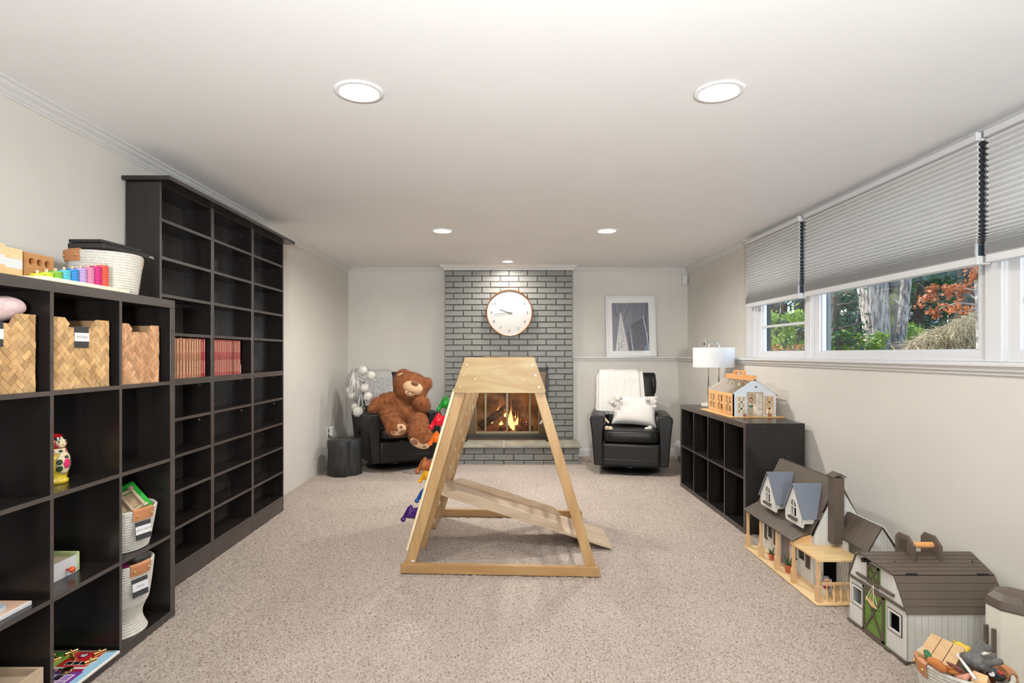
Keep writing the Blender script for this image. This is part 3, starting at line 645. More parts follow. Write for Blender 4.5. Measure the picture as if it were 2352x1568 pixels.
q = MB().sup((-1.66, 1.80, SH[3] + .268), (.055, .125, .042), .9, .8, T(rx=6)).sup((-1.64, 1.86, SH[3] + .285), (.04, .065, .034), 1, 1).sup((-1.66, 1.72, SH[3] + .265), (.05, .07, .05), 1, 1)
obj('bundle', q, M_pinkc, t, smooth=True, sub=0, world=True)
t = thing('tin', 'small blue printed tin showing above the reddish bamboo bin', 'tin', (-1.66, 2.40, SH[3] + .18))
obj('can', MB().lathe([(0, 0), (.034, 0), (.034, .095), (.031, .098), (0, .098)], 24, T(-1.66, 2.385, SH[3] + .178)), mat('blue_tin', (.03, .25, .55), .3, c2=(.1, .55, .3), vs=30), t, smooth='auto', world=True)
obj('rim', MB().lathe([(.034, 0), (.036, .002), (.034, .004), (.034, 0)], 24, T(-1.66, 2.385, SH[3] + .272)), M_white, t, smooth=True, world=True)

# rope baskets
def coil_basket(name, label, cat, c, z0, prof, ang, H, tagtxt=None, ropepitch=.0105, oval=1.0, group=None, tilt=None, both=True, inner=None, hw=.05):
    """prof: fn t(0..1)->radius"""
    t = thing(name, label, cat, (c[0], c[1], z0), group=group)
    n = int(H / ropepitch); P = []
    for i in range(n):
        for k in range(5):
            a = (i + k / 5) / n; bul = math.sin(PI * k / 5) * ropepitch * .28; P.append((prof(a) + bul, H * a))
    P.append((prof(1) - .003, H + .003)); P.append((prof(1) - .010, H - .002))
    for i in range(n, 0, -1): P.append((prof(i / n) - .012, H * i / n - .004))
    P.append((max(prof(0) - .015, .01), .008)); P.append((0, .008))
    obj('coiled_wall', MB().lathe([(0, 0), (prof(0) * .96, 0)] + P, 56, sy=oval), M_rope, t, smooth=True)
    for sgn in ((1, -1) if both else (1,)):
        a0 = R(ang) + (0 if sgn > 0 else PI)
        r = prof(.86) + .006; hwz = .0205
        vs = []; fs = []; N = 14; q = MB()
        for i in range(N + 1):
            a = a0 + (i / N - .5) * 2 * hw / r * 1.0
            cx, sx_ = math.cos(a), math.sin(a) * oval
            pr = [(prof(.8) + .007, H - hwz * 2.1), (prof(.9) + .009, H - hwz), (prof(1) + .008, H + .001), (prof(1) - .003, H + .009), (prof(1) - .016, H + .002), (prof(.9) - .018, H - hwz), (prof(.9) - .014, H - hwz), (prof(1) - .012, H - .001), (prof(1) - .003, H + .005), (prof(1) + .004, H - .002), (prof(.9) + .005, H - hwz), (prof(.8) + .003, H - hwz * 2.1)]
            vs += [(rr * cx, rr * sx_, zz) for rr, zz in pr]
        m = 12
        for i in range(N):
            for k in range(m): fs.append((i * m + k, (i + 1) * m + k, (i + 1) * m + (k + 1) % m, i * m + (k + 1) % m))
        fs += [tuple(range(m)), tuple(range(N * m, N * m + m))[::-1]]
        h = obj('leather_handle', MB().add(vs, fs), M_leather, t, smooth='auto')
        for da in (-.72, .72):
            a = a0 + da * hw / r; rr = prof(.88) + .010
            obj('rivet', MB().ball((rr * math.cos(a), rr * math.sin(a) * oval, H - hwz * 1.05), .0055, 10, 6), M_brass, h, smooth=True)
    if tagtxt is not None:
        a0 = R(ang - 3); r = prof(.5) + .014
        X = Matrix.Rotation(a0, 4, 'Z') @ T(r, 0, H * .80 if H < .25 else H * .86, 0, -5, 0)
        hh = .034
        tg = obj('label_plate', MB().box(0, .003, -.036, .036, -hh * 2 - .02, -.012, X), mat('charcoal_card', (.03, .032, .035), .6), t)
        obj('label_strip', MB().box(.003, .004, -.037, .037, -.064, -.030, X), M_white, tg)
        obj('lettering', text_mb(tagtxt, .0115, .0002, X @ T(.0044, 0, -.047, 90, 0, 90)), mat('label_ink', (.22, .22, .23), .6), tg)
    return t
bc = (-1.715, 2.487)
coil_basket('rope_basket', 'white coiled rope basket with a cars and trucks label holding a green toy', 'basket', bc, SH[1], lambda t: .124 + .034 * t ** .8, -14, .178, 'CARS & TRUCKS', group='white rope baskets in the end column')
coil_basket('rope_basket', 'deep white coiled rope basket with a slumped foot and a maroon ball inside', 'basket', (-1.715, 2.477), SH[0], lambda t: (.128 - .022 * math.sin(PI * min(1, t / .42)) if t < .42 else .128 + .024 * ((t - .42) / .58) ** .7), -14, .305, 'DOLLS', group='white rope baskets in the end column')
coil_basket('rope_basket', 'wide white rope basket with a black case lying across its rim', 'basket', (-1.735, 2.456), KH, lambda t: .118 + .022 * t, -112, .172, None, group='rope basket on top of the cube shelf', both=True)
# black case on the top basket
t = thing('black_case', 'flat black zipped case resting across the rope basket on the shelf top', 'case', (-1.735, 2.45, 1.678))
X = T(-1.728, 2.46, 1.69, 0, 1, -4)
obj('case_body', MB().box(-.075, .085, -.125, .150, -.006, .018, X), mat('black_nylon', (.02, .018, .017), .6, bump=.3, bs=90), t, bev=.006, world=True)
obj('case_flap', MB().box(-.07, .075, -.125, .105, .019, .033, X), M_black, t, bev=.003, world=True)
obj('zip', MB().tube([X @ Vector((.08, .150, .006)), X @ Vector((.09, .160, .004)), X @ Vector((.085, .172, 0))], .005, 6), M_metal, t, world=True)
# green toy truck upside down in upper basket
t = thing('toy_truck', 'green wooden toy truck tipped upside down with its beige axles up', 'toy car', (-1.69, 2.475, SH[1] + .15))
X = T(-1.690, 2.475, SH[1] + .176, 0, 0, 0) @ Euler((R(20), R(48), R(0))).to_matrix().to_4x4() @ T(0, 0, 0, 0, 0, 0)
q = obj('body', MB().box(-.085, .080, -.115, .135, -.016, .004, X), mat('green_paint', (.02, .38, .03), .35), t, bev=.012, seg=3, world=True)
fr = MB().box(-.050, -.038, -.10, .09, .004, .018, X).box(.038, .050, -.10, .09, .004, .018, X)
obj('chassis', fr, M_palewood, t, bev=.002, world=True); obj('chassis_floor', MB().box(-.034, .034, -.10, .09, .004, .008, X), mat('toy_tan', (.42, .30, .17), .6), t, world=True)
for y in (-.05, .025, .085):
    obj('axle', MB().cyl(X @ Vector((-.05, y, .022)), X @ Vector((.05, y, .022)), .0065), M_palewood, t, world=True)
    for x in (-.05, .05): obj('wheel', MB().cyl(X @ Vector((x - .006, y, .022)), X @ Vector((x + .006, y, .022)), .012, n=16), M_palewood, t, world=True)
t = thing('maroon_ball', 'glossy maroon ball lying in the deep rope basket', 'ball', (-1.70, 2.42, SH[0] + .2))
obj('ball', MB().sup((-1.70, 2.43, SH[0] + .24), (.085, .10, .075)), mat('maroon', (.28, .03, .09), .2, c2=(.42, .04, .22), vs=14), t, smooth=True, world=True)
# nesting doll
t = thing('nesting_doll', 'painted nesting doll with red headscarf and yellow skirt in the cube shelf', 'doll', (-1.715, 2.15, SH[2]))
dp = [(0, 0), (.045, 0), (.047, .006), (.046, .014), (.040, .020), (.046, .04), (.052, .07), (.050, .10), (.040, .122), (.0365, .13), (.040, .145), (.038, .163), (.027, .180), (.012, .187), (0, .188)]
DM = Matrix.Rotation(R(-25), 4, 'Z')      # faces +x turned towards the room
def band(name, a, b, m, par, g=0, n=32):
    P = []; 
    def rr(z):
        for (r0, z0), (r1, z1) in zip(dp, dp[1:]):
            if z0 <= z <= z1 and z1 > z0: return r0 + (r1 - r0) * (z - z0) / (z1 - z0)
        return 0
    zz = sorted({a, b} | {z for _, z in dp if a < z < b}); P = [(rr(z) + g, z) for z in zz]
    return obj(name, MB().lathe(P, n), m, par, smooth=True)
M_yel = mat('yellow_lacquer', (.80, .58, .02), .15, c2=(.62, .38, .01), vs=30, coat=.6, ramp=(.3, .42)); M_red = mat('red_lacquer', (.55, .01, .02), .12, c2=(.35, .0, .01), vs=25, coat=.7, ramp=(.3, .45))
M_cream = mat('cream_lacquer', (.85, .72, .45), .2, coat=.5); M_blk = mat('black_lacquer', (.012, .015, .012), .2)
band('skirt', 0, .112, M_yel, t); band('collar', .112, .132, M_cream, t); band('headscarf', .132, .188, M_red, t)
def patch(name, ang, z, w, h, m, g=.0012, shape='ell', par=t):
    """decal hugging the doll surface"""
    def rr(zz):
        for (r0, z0), (r1, z1) in zip(dp, dp[1:]):
            if z0 <= zz <= z1 and z1 > z0: return r0 + (r1 - r0) * (zz - z0) / (z1 - z0)
        return .001
    vs = []; fs = []; N = 18; K = 4; r0 = rr(z)
    for j in range(K + 1):
        for k in range(N):
            a = 2 * PI * k / N; f = j / K; lob = 1 + (.13 * math.cos(a * 6) if shape == 'rose' else 0)
            zz = min(.187, z + math.sin(a) * h * f * lob); an = ang + math.cos(a) * w * f * lob / max(r0, .02)
            vs.append((( rr(zz) + g) * math.cos(an), (rr(zz) + g) * math.sin(an), zz))
    for j in range(K):
        for k in range(N): fs.append((j * N + k, j * N + (k + 1) % N, (j + 1) * N + (k + 1) % N, (j + 1) * N + k))
    return obj(name, MB().add(vs, fs), m, par, smooth=True, solid=.0006)
fa = R(-8)
patch('face', fa, .155, .024, .021, M_cream); 
for d in (-.36, .36):
    patch('eye', fa + d, .158, .003, .0035, M_blk, .0022); patch('cheek', fa + d * 1.1, .149, .004, .004, mat('pink_cheek', (.85, .25, .2), .3), .0022); patch('hair', fa + d * 1.15, .170, .009, .007, M_blk, .0020)
patch('mouth', fa, .147, .0022, .0014, M_red, .0022)
ap = patch('apron', fa + .05, .078, .036, .045, M_cream, .0012)
patch('rose', fa + .12, .075, .015, .019, mat('rose_pink', (.75, .03, .15), .25), .0024, 'rose', ap)
for da, z, w, h in ((-.42, .083, .010, .011), (-.40, .058, .011, .011), (.62, .06, .009, .01), (.62, .085, .008, .01), (.1, .10, .009, .006)): patch('leaf', fa + da, z, w, h, mat('leaf_black_green', (.02, .05, .012), .3), .0022, 'ell', ap)
for i in range(10): patch('scarf_flower', fa + .5 + i * .62, .123, .007, .004, M_blk if i % 2 else mat('rose_pink', (.75, .03, .15), .25), .0016)
# shape sorting box
t = thing('shape_sorter_box', 'white wooden activity box with an orange knob and pale green back', 'toy box', (-1.79, 2.09, SH[1]))
q = MB().box(-1.90, -1.676, 1.982, 2.222, SH[1], SH[1] + .004).box(-1.68, -1.676, 1.982, 2.222, SH[1], SH[1] + .062)
obj('front_board', MB().box(-1.684, -1.676, 1.982, 2.218, SH[1], SH[1] + .066), M_white, t, bev=.001, world=True)
obj('base_board', MB().box(-1.90, -1.684, 1.982, 2.218, SH[1], SH[1] + .01), M_palewood, t, world=True)
obj('top_board', MB().box(-1.90, -1.684, 1.982, 2.218, SH[1] + .050, SH[1] + .058), M_palewood, t, world=True)
gm2 = mat('pale_green_paint', (.50, .62, .28), .4)
obj('end_board', MB().box(-1.90, -1.674, 2.218, 2.230, SH[1], SH[1] + .076), gm2, t, bev=.005, seg=3, world=True)
obj('back_board', MB().prism([(1.982, SH[1]), (2.23, SH[1]), (2.23, SH[1] + .076), (2.15, SH[1] + .082), (1.982, SH[1] + .110)], 'x', -1.91, -1.90), gm2, t, bev=.003, world=True)
obj('knob', MB().lathe([(.004, 0), (.004, .010), (.010, .014), (.012, .020), (.009, .027), (0, .029)], 16, T(-1.676, 2.165, SH[1] + .026, 0, 90, 0)), mat('orange_paint', (.75, .10, .01), .2), t, smooth=True, world=True)
for nm, pts, m in (('green_piece', [(-1.78, 2.03), (-1.70, 2.09), (-1.80, 2.10)], mat('teal_paint', (.0, .38, .30), .3)), ('orange_piece', [(-1.86, 2.06), (-1.82, 2.10), (-1.85, 2.13), (-1.89, 2.10)], mat('orange_paint', (.75, .10, .01), .2)), ('yellow_piece', [(-1.76, 2.05), (-1.72, 2.08), (-1.73, 2.12), (-1.77, 2.09)], mat('yellow_paint', (.85, .7, .03), .3))):
    obj(nm, MB().prism(pts, 'z', SH[1] + .058, SH[1] + .066), m, t, bev=.003, world=True)
obj('lettering', text_mb('Zoo', .022, .0002, T(-1.80, 2.17, SH[1] + .0585, 0, 0, 90)), M_blk, t, world=True)
# latch board
t = thing('latch_board', 'busy board printed with red barn and purple garage with brass latches', 'toy board', (-1.73, 2.12, SH[0]))
z = SH[0] + .012
bd = obj('board', MB().box(-1.90, -1.558, 1.982, 2.292, SH[0], z), mat('cream_edge', (.80, .76, .70), .5), t, bev=.003, world=True)
def pr(x0, x1, y0, y1, m, dz=.0008, nm='print_patch'): return obj(nm, MB().box(x0, x1, y0, y1, z, z + dz), m, bd, world=True)
c_ = lambda n, c: mat('print_' + n, c, .35)
pr(-1.895, -1.562, 1.985, 2.288, c_('sky', (.35, .62, .80))); pr(-1.895, -1.572, 2.276, 2.288, c_('stone', (.25, .23, .18)), .0012)
pr(-1.89, -1.75, 2.165, 2.276, c_('green', (.05, .28, .04)), .0012); pr(-1.765, -1.722, 2.14, 2.276, c_('lime', (.22, .48, .08)), .0014); pr(-1.86, -1.80, 2.18, 2.24, c_('dkgreen', (.015, .10, .02)), .0016)
red = pr(-1.722, -1.606, 2.165, 2.276, c_('red', (.60, .02, .02)), .0016, 'red_barn_door'); pr(-1.722, -1.66, 2.17, 2.215, c_('red2', (.52, .02, .015)), .0018, 'red_barn_door')
pr(-1.725, -1.600, 2.152, 2.165, M_white, .002); pr(-1.722, -1.598, 2.134, 2.152, c_('maroon', (.28, .01, .05)), .0018); pr(-1.715, -1.590, 2.0, 2.134, c_('purple', (.20, .04, .32)), .0016, 'purple_garage')
pr(-1.705, -1.605, 2.03, 2.115, M_white, .002)
for i in range(3): pr(-1.700 + i * .032, -1.674 + i * .032, 2.036, 2.070, c_('lilac', (.40, .20, .55)), .0026); pr(-1.700 + i * .032, -1.674 + i * .032, 2.076, 2.109, c_('lilac' if i != 1 else 'inkb', (.40, .20, .55) if i != 1 else (.02, .01, .03)), .0026)
pr(-1.700, -1.618, 2.178, 2.204, M_white, .0024, 'barn_window')
for i in range(3): pr(-1.697 + i * .027, -1.674 + i * .027, 2.181, 2.201, M_blk, .003)
obj('chicken_print', MB().lathe([(0, 0), (.021, 0), (.021, .001), (0, .001)], 20, T(-1.672, 2.247, z + .0016)), c_('maroon', (.28, .01, .05)), bd, world=True)
obj('chicken_print', MB().prism([(-1.682, 2.240), (-1.664, 2.235), (-1.660, 2.252), (-1.667, 2.262), (-1.672, 2.252), (-1.682, 2.256)], 'z', z + .0026, z + .0034), M_white, bd, world=True)
pr(-1.80, -1.73, 2.10, 2.135, c_('blue', (.02, .12, .45)), .002)
for (x, y, a) in ((-1.70, 2.228, 60), (-1.735, 2.262, -30), (-1.755, 2.20, -30), (-1.622, 2.262, -30), (-1.612, 2.20, -30), (-1.78, 2.235, 70)):
    lt = obj('latch', MB().box(-.007, .007, -.022, .022, z, z + .003, T(x, y, 0, 0, 0, a)), M_brass, t, bev=.001, world=True)
    obj('bolt', MB().cyl(T(x, y, z + .008, 0, 0, a) @ Vector((0, -.020, 0)), T(x, y, z + .008, 0, 0, a) @ Vector((0, .024, 0)), .0042), M_brass, lt, world=True)
    obj('knob', MB().ball((x, y, z + .014), .006), M_brass, lt, smooth=True, world=True)
pk = obj('padlock_body', MB().box(-.018, .018, -.014, .014, z + .002, z + .018, T(-1.645, 2.128, 0, 0, 0, 20)), M_brass, t, bev=.005, seg=3, world=True)
obj('shackle', MB().tube([(-1.69 + .011 * math.cos(a), 2.062 + .0, z + .010 + .0) if False else (-1.668 - .02 * math.sin(a), 2.122 + .011 * math.cos(a), z + .012) for a in [i * PI / 8 for i in range(9)]], .003, 8), M_metal, pk, world=True)
# lower left: wooden number board, crate of blocks
t = thing('number_puzzle', 'white-edged wooden number puzzle board on the shelf at the left edge', 'puzzle', (-1.73, 1.78, SH[1]))
obj('board', MB().box(-1.86, -1.606, 1.63, 1.922, SH[1], SH[1] + .014), M_white, t, bev=.002, world=True)
obj('face', MB().box(-1.855, -1.612, 1.635, 1.917, SH[1] + .014, SH[1] + .0155), mat('peach_print', (.75, .48, .32), .5), t, world=True)
for i in range(14): obj('dash_print', MB().box(-1.852, -1.846, 1.645 + i * .019, 1.655 + i * .019, SH[1] + .0155, SH[1] + .0162), mat('print_ink', (.05, .12, .2), .5), t, world=True)
def puzz(x, y, m, r=.03, nm='number_piece'):
    o = obj(nm, MB().lathe([(r * .45, 0), (r, 0), (r, .012), (r * .96, .014), (r * .5, .014), (r * .45, .012), (r * .45, 0)], 26, T(x, y, SH[1] + .0157)), m, t, smooth='auto', world=True)
    obj('inset', MB().lathe([(0, 0), (r * .44, 0), (r * .44, .011), (0, .011)], 20, T(x, y, SH[1] + .0157)), mat('inset_grey', (.20, .20, .30), .5), o, world=True)
mg = mat('grey_paint', (.48, .52, .56), .4)
puzz(-1.665, 1.83, mg, .040); puzz(-1.645, 1.75, mg, .034); puzz(-1.78, 1.75, mat('cream_paint', (.75, .70, .6), .4), .03); puzz(-1.79, 1.86, mg, .026)
t = thing('wooden_crate', 'shallow natural wooden crate of blocks on the bottom shelf at the left edge', 'crate', (-1.70, 1.78, SH[0]))
z = SH[0]; h = .142
for a in ((-1.578, -1.590, 1.60, 1.936), (-1.88, -1.868, 1.60, 1.936)): obj('side_board', MB().box(a[0], a[1], max(a[2], 1.632), a[3], z, z + h), M_palewood, t, bev=.002, world=True)
for a in ((1.632, 1.644), (1.924, 1.936)): obj('end_board', MB().box(-1.868, -1.590, a[0], a[1], z, z + h), M_palewood, t, bev=.002, world=True)
obj('base', MB().box(-1.868, -1.590, 1.644, 1.924, z, z + .008), M_palewood, t, world=True)
for i in range(5):
    b_ = obj('wooden_block', MB().box(-.126, .126, -.024, .024, 0, .03, T(-1.729, 1.672 + i * .056, z + .088 + .004 * (i % 2), 0, 0, 2 * (-1) ** i)), [M_palewood, M_toywood, M_palewood, wood('maple_block', (.78, .60, .36), (.68, .48, .24), 'x')][i % 4], None, bev=.003, world=False)
    tag(b_, ['pale birch block at the front of the wooden crate', 'second block lying in the wooden crate', 'middle block lying in the wooden crate', 'maple block beside the last one in the crate', 'birch block against the far end of the wooden crate'][i], 'block', 'blocks lying in the wooden crate')
for o in [o for o in bpy.data.objects if o.name.startswith('wooden_crate')]:
    obj('false_floor', MB().box(-1.868, -1.590, 1.644, 1.924, z + .078, z + .088), M_palewood, o, world=True)
# ---- on top of the cube shelf
t = thing('peg_stacker', 'wooden peg board with nine rainbow stacks of rings rising in height', 'stacking toy', (-1.62, 2.16, KH))
obj('board', MB().box(-1.663, -1.582, 1.937, 2.385, KH, KH + .0145), wood('cream_board', (.86, .78, .60), (.80, .70, .50), 'y', rough=.5), t, bev=.002, world=True)
cols = [(.85, .75, .02), (.62, .75, .03), (.22, .55, .05), (.10, .58, .72), (.02, .27, .68), (.55, .38, .72), (.80, .25, .42), (.68, .01, .22), (.85, .09, .05)]
nm = ['yellow', 'lime', 'green', 'turquoise', 'blue', 'lilac', 'pink', 'magenta', 'red']
for i, c in enumerate(cols):
    y = 1.962 + i * .0398; m = mat('ring_' + nm[i], tuple(v * .68 for v in c), .4)
    zt = KH + .0145
    for k in range(i + 1):
        obj('ring', MB().lathe([(.005, 0), (.0195, 0), (.0205, .0015), (.0205, .0080), (.0195, .0095), (.005, .0095)], 20, T(-1.622, y, zt + k * .0096)), m, t, smooth='auto', world=True)
    obj('peg', MB().lathe([(0, 0), (.0055, 0), (.0055, .0096 * (i + 1) + .010), (.0045, .0096 * (i + 1) + .012), (0, .0096 * (i + 1) + .012)], 12, T(-1.622, y, zt)), M_palewood, t, world=True)
t = thing('peg_hole_block', 'orange-brown wooden block drilled with round holes behind the rainbow rings', 'toy', (-1.70, 2.06, KH))
# front plate with five round holes, built as a ring-filled plate
def holed(y0, y1, z0, z1, holes, r, xa, xb, n=20):
    mb = MB(); 
    cells = sorted(set([z0] + [h[1] + s * r * 1.18 for h in holes for s in (-1, 1)] + [z1]))
    rows = sorted(set(round(h[1], 4) for h in holes)); zc = [z0] + [(a + b) / 2 for a, b in zip(rows, rows[1:])] + [z1]
    for ri, rz in enumerate(rows):
        hs = sorted([h for h in holes if abs(h[1] - rz) < 1e-3]); yc = [y0] + [(a[0] + b[0]) / 2 for a, b in zip(hs, hs[1:])] + [y1]
        for hi, (hy, hz) in enumerate(hs):
            a0, a1, b0, b1 = yc[hi], yc[hi + 1], zc[ri], zc[ri + 1]
            def edge(a):
                dy, dz = math.cos(a), math.sin(a); t = 1e9
                if dy > 1e-6: t = min(t, (a1 - hy) / dy)
                if dy < -1e-6: t = min(t, (a0 - hy) / dy)
                if dz > 1e-6: t = min(t, (b1 - hz) / dz)
                if dz < -1e-6: t = min(t, (b0 - hz) / dz)
                return (hy + dy * t, hz + dz * t)
            angs = sorted(set([2 * PI * k / n for k in range(n)] + [math.atan2(cz_ - hz, cy_ - hy) % (2 * PI) for cy_ in (a0, a1) for cz_ in (b0, b1)]))
            vs = []; m = len(angs)
            for a in angs: e = edge(a); vs += [(xb, hy + r * math.cos(a), hz + r * math.sin(a)), (xb, e[0], e[1]), (xa, hy + r * math.cos(a), hz + r * math.sin(a))]
            fs = []
            for k in range(m):
                k2 = (k + 1) % m; fs += [(3 * k, 3 * k + 1, 3 * k2 + 1, 3 * k2), (3 * k + 2, 3 * k, 3 * k2, 3 * k2 + 2)]
            fs.append(tuple(3 * k + 2 for k in range(m)))
            mb.add(vs, fs)
    mb.add([(xb, y0, z0), (xb, y1, z0), (xb, y1, z1), (xb, y0, z1), (xa - .003, y0, z0), (xa - .003, y1, z0), (xa - .003, y1, z1), (xa - .003, y0, z1)], [(4, 7, 6, 5), (0, 4, 5, 1), (1, 5, 6, 2), (2, 6, 7, 3), (3, 7, 4, 0)])
    return mb
M_ob = wood('drilled_beech', (.50, .245, .085), (.42, .19, .06), 'y', .8, .4)
obj('block', holed(2.005, 2.132, KH, KH + .108, [(2.033, KH + .078), (2.068, KH + .078), (2.103, KH + .078), (2.05, KH + .032), (2.085, KH + .032)], .0125, -1.722, -1.70), M_ob, t, smooth=False, world=True)
t = thing('stacked_block_puzzle', 'interlocking natural and white wooden toy at the left edge of the shelf top', 'toy', (-1.72, 1.90, KH))
for nm_, za, zb, m in (('lower_layer', 0, .042, M_toywood), ('white_layer', .042, .076, M_white), ('upper_layer', .076, .112, wood('maple_block', (.78, .60, .36), (.68, .48, .24), 'x'))):
    q = MB().box(-1.745, -1.70, 1.925, 1.995, KH + za, KH + zb)
    q.box(-1.745, -1.70, 1.80, 1.925, KH + (za + .008 if za else 0), KH + zb + .008)
    obj(nm_, q, m, t, bev=.001, world=True)

# ---------------- bookcases along the left wall ----------------
BX = -1.765; BBK = -1.94
ZS = [.12, .32, .515, .706, .903, 1.115, 1.361, 1.56, 1.753, 1.9475]
def bookcase(y0, y1, label, n):
    t = thing('bookcase', label, 'bookcase', ((BX + BBK) / 2, (y0 + y1) / 2, 0), group='three black-brown bookcases along the left wall'); th = .018
    for a in (y0, y1 - th):
        edge(obj('side_panel', MB().box(BBK, BX, a, a + th, 0, 1.092), M_dark, t, bev=.001, world=True), 1); edge(obj('side_panel', MB().box(BBK, BX, a, a + th, 1.0935, 2.131), M_dark, t, bev=.001, world=True), 1)
    obj('back_panel', MB().box(BBK, BBK + .006, y0 + th, y1 - th, .02, 2.131), M_backp, t, world=True)
    edge(obj('plinth', MB().box(BX - .012, BX - .0005, y0 + th, y1 - th, 0, .102), M_darkh, t, bev=.001, world=True), 1)
    obj('top_panel', MB().box(BBK, BX, y0 + th, y1 - th, 2.113, 2.131), M_darkh, t, world=True)
    for i, z in enumerate(ZS):
        h = .017 if i != 5 else .036
        edge(obj('shelf_board', MB().box(BBK + .006, BX - .0005, y0 + th, y1 - th, z - h, z), M_darkh, t, bev=.001, world=True), 1)
    for z, ci in ((1.065, 0), (.855, 1), (2.07, 0), (1.52, 0), (1.90, 2)):
        obj('cam_cap', MB().cyl((BX - .07, y1 - th - .002, z), (BX - .07, y1 - th, z), .008 if ci != 1 else .006, n=14), [M_metal, mat('brown_cap', (.30, .16, .06), .5), M_brass][ci] if not (ci == 0 and z > 1.2) else M_black, t, world=True)
    return t
bookcase(2.893, 3.416, 'nearest of the three tall bookcases, holding tan and red volumes', 0)
bookcase(3.416, 3.960, 'middle tall bookcase with a row of dark red volumes', 1)
bookcase(3.960, 4.512, 'farthest tall bookcase, empty, beside the bare left wall', 2)
for (a, b, l) in ((2.868, 3.43, 'short black-brown top board over the nearest bookcase'), (3.432, 4.585, 'long black-brown top board over the middle and farthest bookcases')):
    t = thing('top_board', l, 'shelf board', (-1.82, (a + b) / 2, 2.1325)); edge(obj('board', MB().box(-1.945, -1.70, a, b, 2.1325, 2.154), M_darkh, t, bev=.0015, world=True), 1)
def book(y, w, h, d, z, m, lab, grp, lean=0):
    t = thing('book', lab, 'book', (BX - .012 - d / 2, y + w / 2, z), group=grp)
    if lean: t.rotation_euler = (R(lean), 0, 0)
    q = MB().box(d / 2 - .003, d / 2, -w / 2, w / 2, 0, h).box(-d / 2, d / 2, -w / 2, -w / 2 + .0016, 0, h).box(-d / 2, d / 2, w / 2 - .0016, w / 2, 0, h)
    obj('cover', q, m, t); obj('page_block', MB().box(-d / 2 + .003, d / 2 - .003, -w / 2 + .0016, w / 2 - .0016, .003, h - .003), mat('pages', (.70, .62, .48), .8), t)
    g = MB(); rd = random.Random(int(y * 1000))
    for (a, b) in ((.66, .93), (.10, .42)):
        zz = h * a
        while zz < h * b: s = rd.uniform(.004, .008); g.box(d / 2, d / 2 + .0004, -w * .16, w * .16, zz, zz + s); zz += s + .0035
    obj('spine_lettering', g, mat('dull_gold', (.85, .52, .34), .5), t)['kind'] = 'stuff'
ORD = 'first second third fourth fifth sixth seventh eighth ninth tenth eleventh twelfth thirteenth fourteenth fifteenth sixteenth seventeenth'.split()
mt = mat('tan_book_leather', (.55, .235, .13), .5, var=.3, vs=18, orand=.22, bump=.1, bs=100); mr = mat('crimson_cloth', (.45, .03, .055), .5, var=.2, vs=20, orand=.15); mb2 = mat('oxblood_leather', (.45, .095, .085), .5, var=.25, vs=20, orand=.18); md = mat('dark_rust_leather', (.24, .05, .02), .5)
y = 2.925; ws = [.022, .028, .028, .024, .033, .03, .028, .034, .028, .028, .025, .023, .028, .025, .024, .023]
for i, w in enumerate(ws):
    book(y, w - .0012, .222 - .002 * (i % 3), .14, ZS[5], md if i == 0 else (mr if i >= 14 else mt),
         'dark rust volume at the near end of the tan row' if i == 0 else (['crimson cloth volume next to the tan row', 'crimson cloth volume at the far end of the tan row'][i - 14] if i >= 14 else ORD[i - 1] + ' tan leather volume from the near end, nearest bookcase'), 'volumes in the nearest bookcase'); y += w
y = 3.437
for i in range(17):
    w = .0215 if i < 12 else .020
    book(y, w - .001, .222 - .001 * (i % 2), .145, ZS[5], mb2, 'oxblood volume, %s, middle bookcase' % (ORD[i] + ' from the near end of the red row'), 'oxblood volumes in the middle bookcase' if i < 12 else 'cased oxblood volumes in the middle bookcase'); y += w
    if i == 11: y += .006
q = thing('book_end', 'thin clear wire book end at the far side of the oxblood volumes', 'bookend', (BX - .06, y + .004, ZS[5])); obj('wire', MB().tube([(BX - .012, y + .003, ZS[5] + .003), (BX - .012, y + .006, ZS[5] + .06), (BX - .08, y + .006, ZS[5] + .06), (BX - .10, y + .003, ZS[5] + .003)], .0018, 6), M_metal, q, world=True)
t = thing('black_roll', 'black rolled strap on the shelf above the tan books', 'strap', (-1.83, 3.0, ZS[6] + .042))
for k, (z, nm_) in enumerate(((.018, 'lower'), (.052, 'upper'))):
    if k == 0: t2 = thing('black_roll', 'black rolled strap lying directly on the shelf above the tan books', 'strap', (-1.83, 3.0, ZS[6]))
    tt = t2 if k == 0 else t
    obj('roll', MB().sup((-1.83, 2.985, ZS[6] + z), (.045, .045, .0165), .6, .8), mat('black_glossy', (.015, .016, .017), .3), tt, smooth=True, world=True)
    obj('band', MB().lathe([(.0455, -.004), (.0465, 0), (.0455, .004)], 24, T(-1.83, 2.985, ZS[6] + z)), M_metal, tt, world=True)
t['label'] = 'upper of two black rolled straps above the tan books'
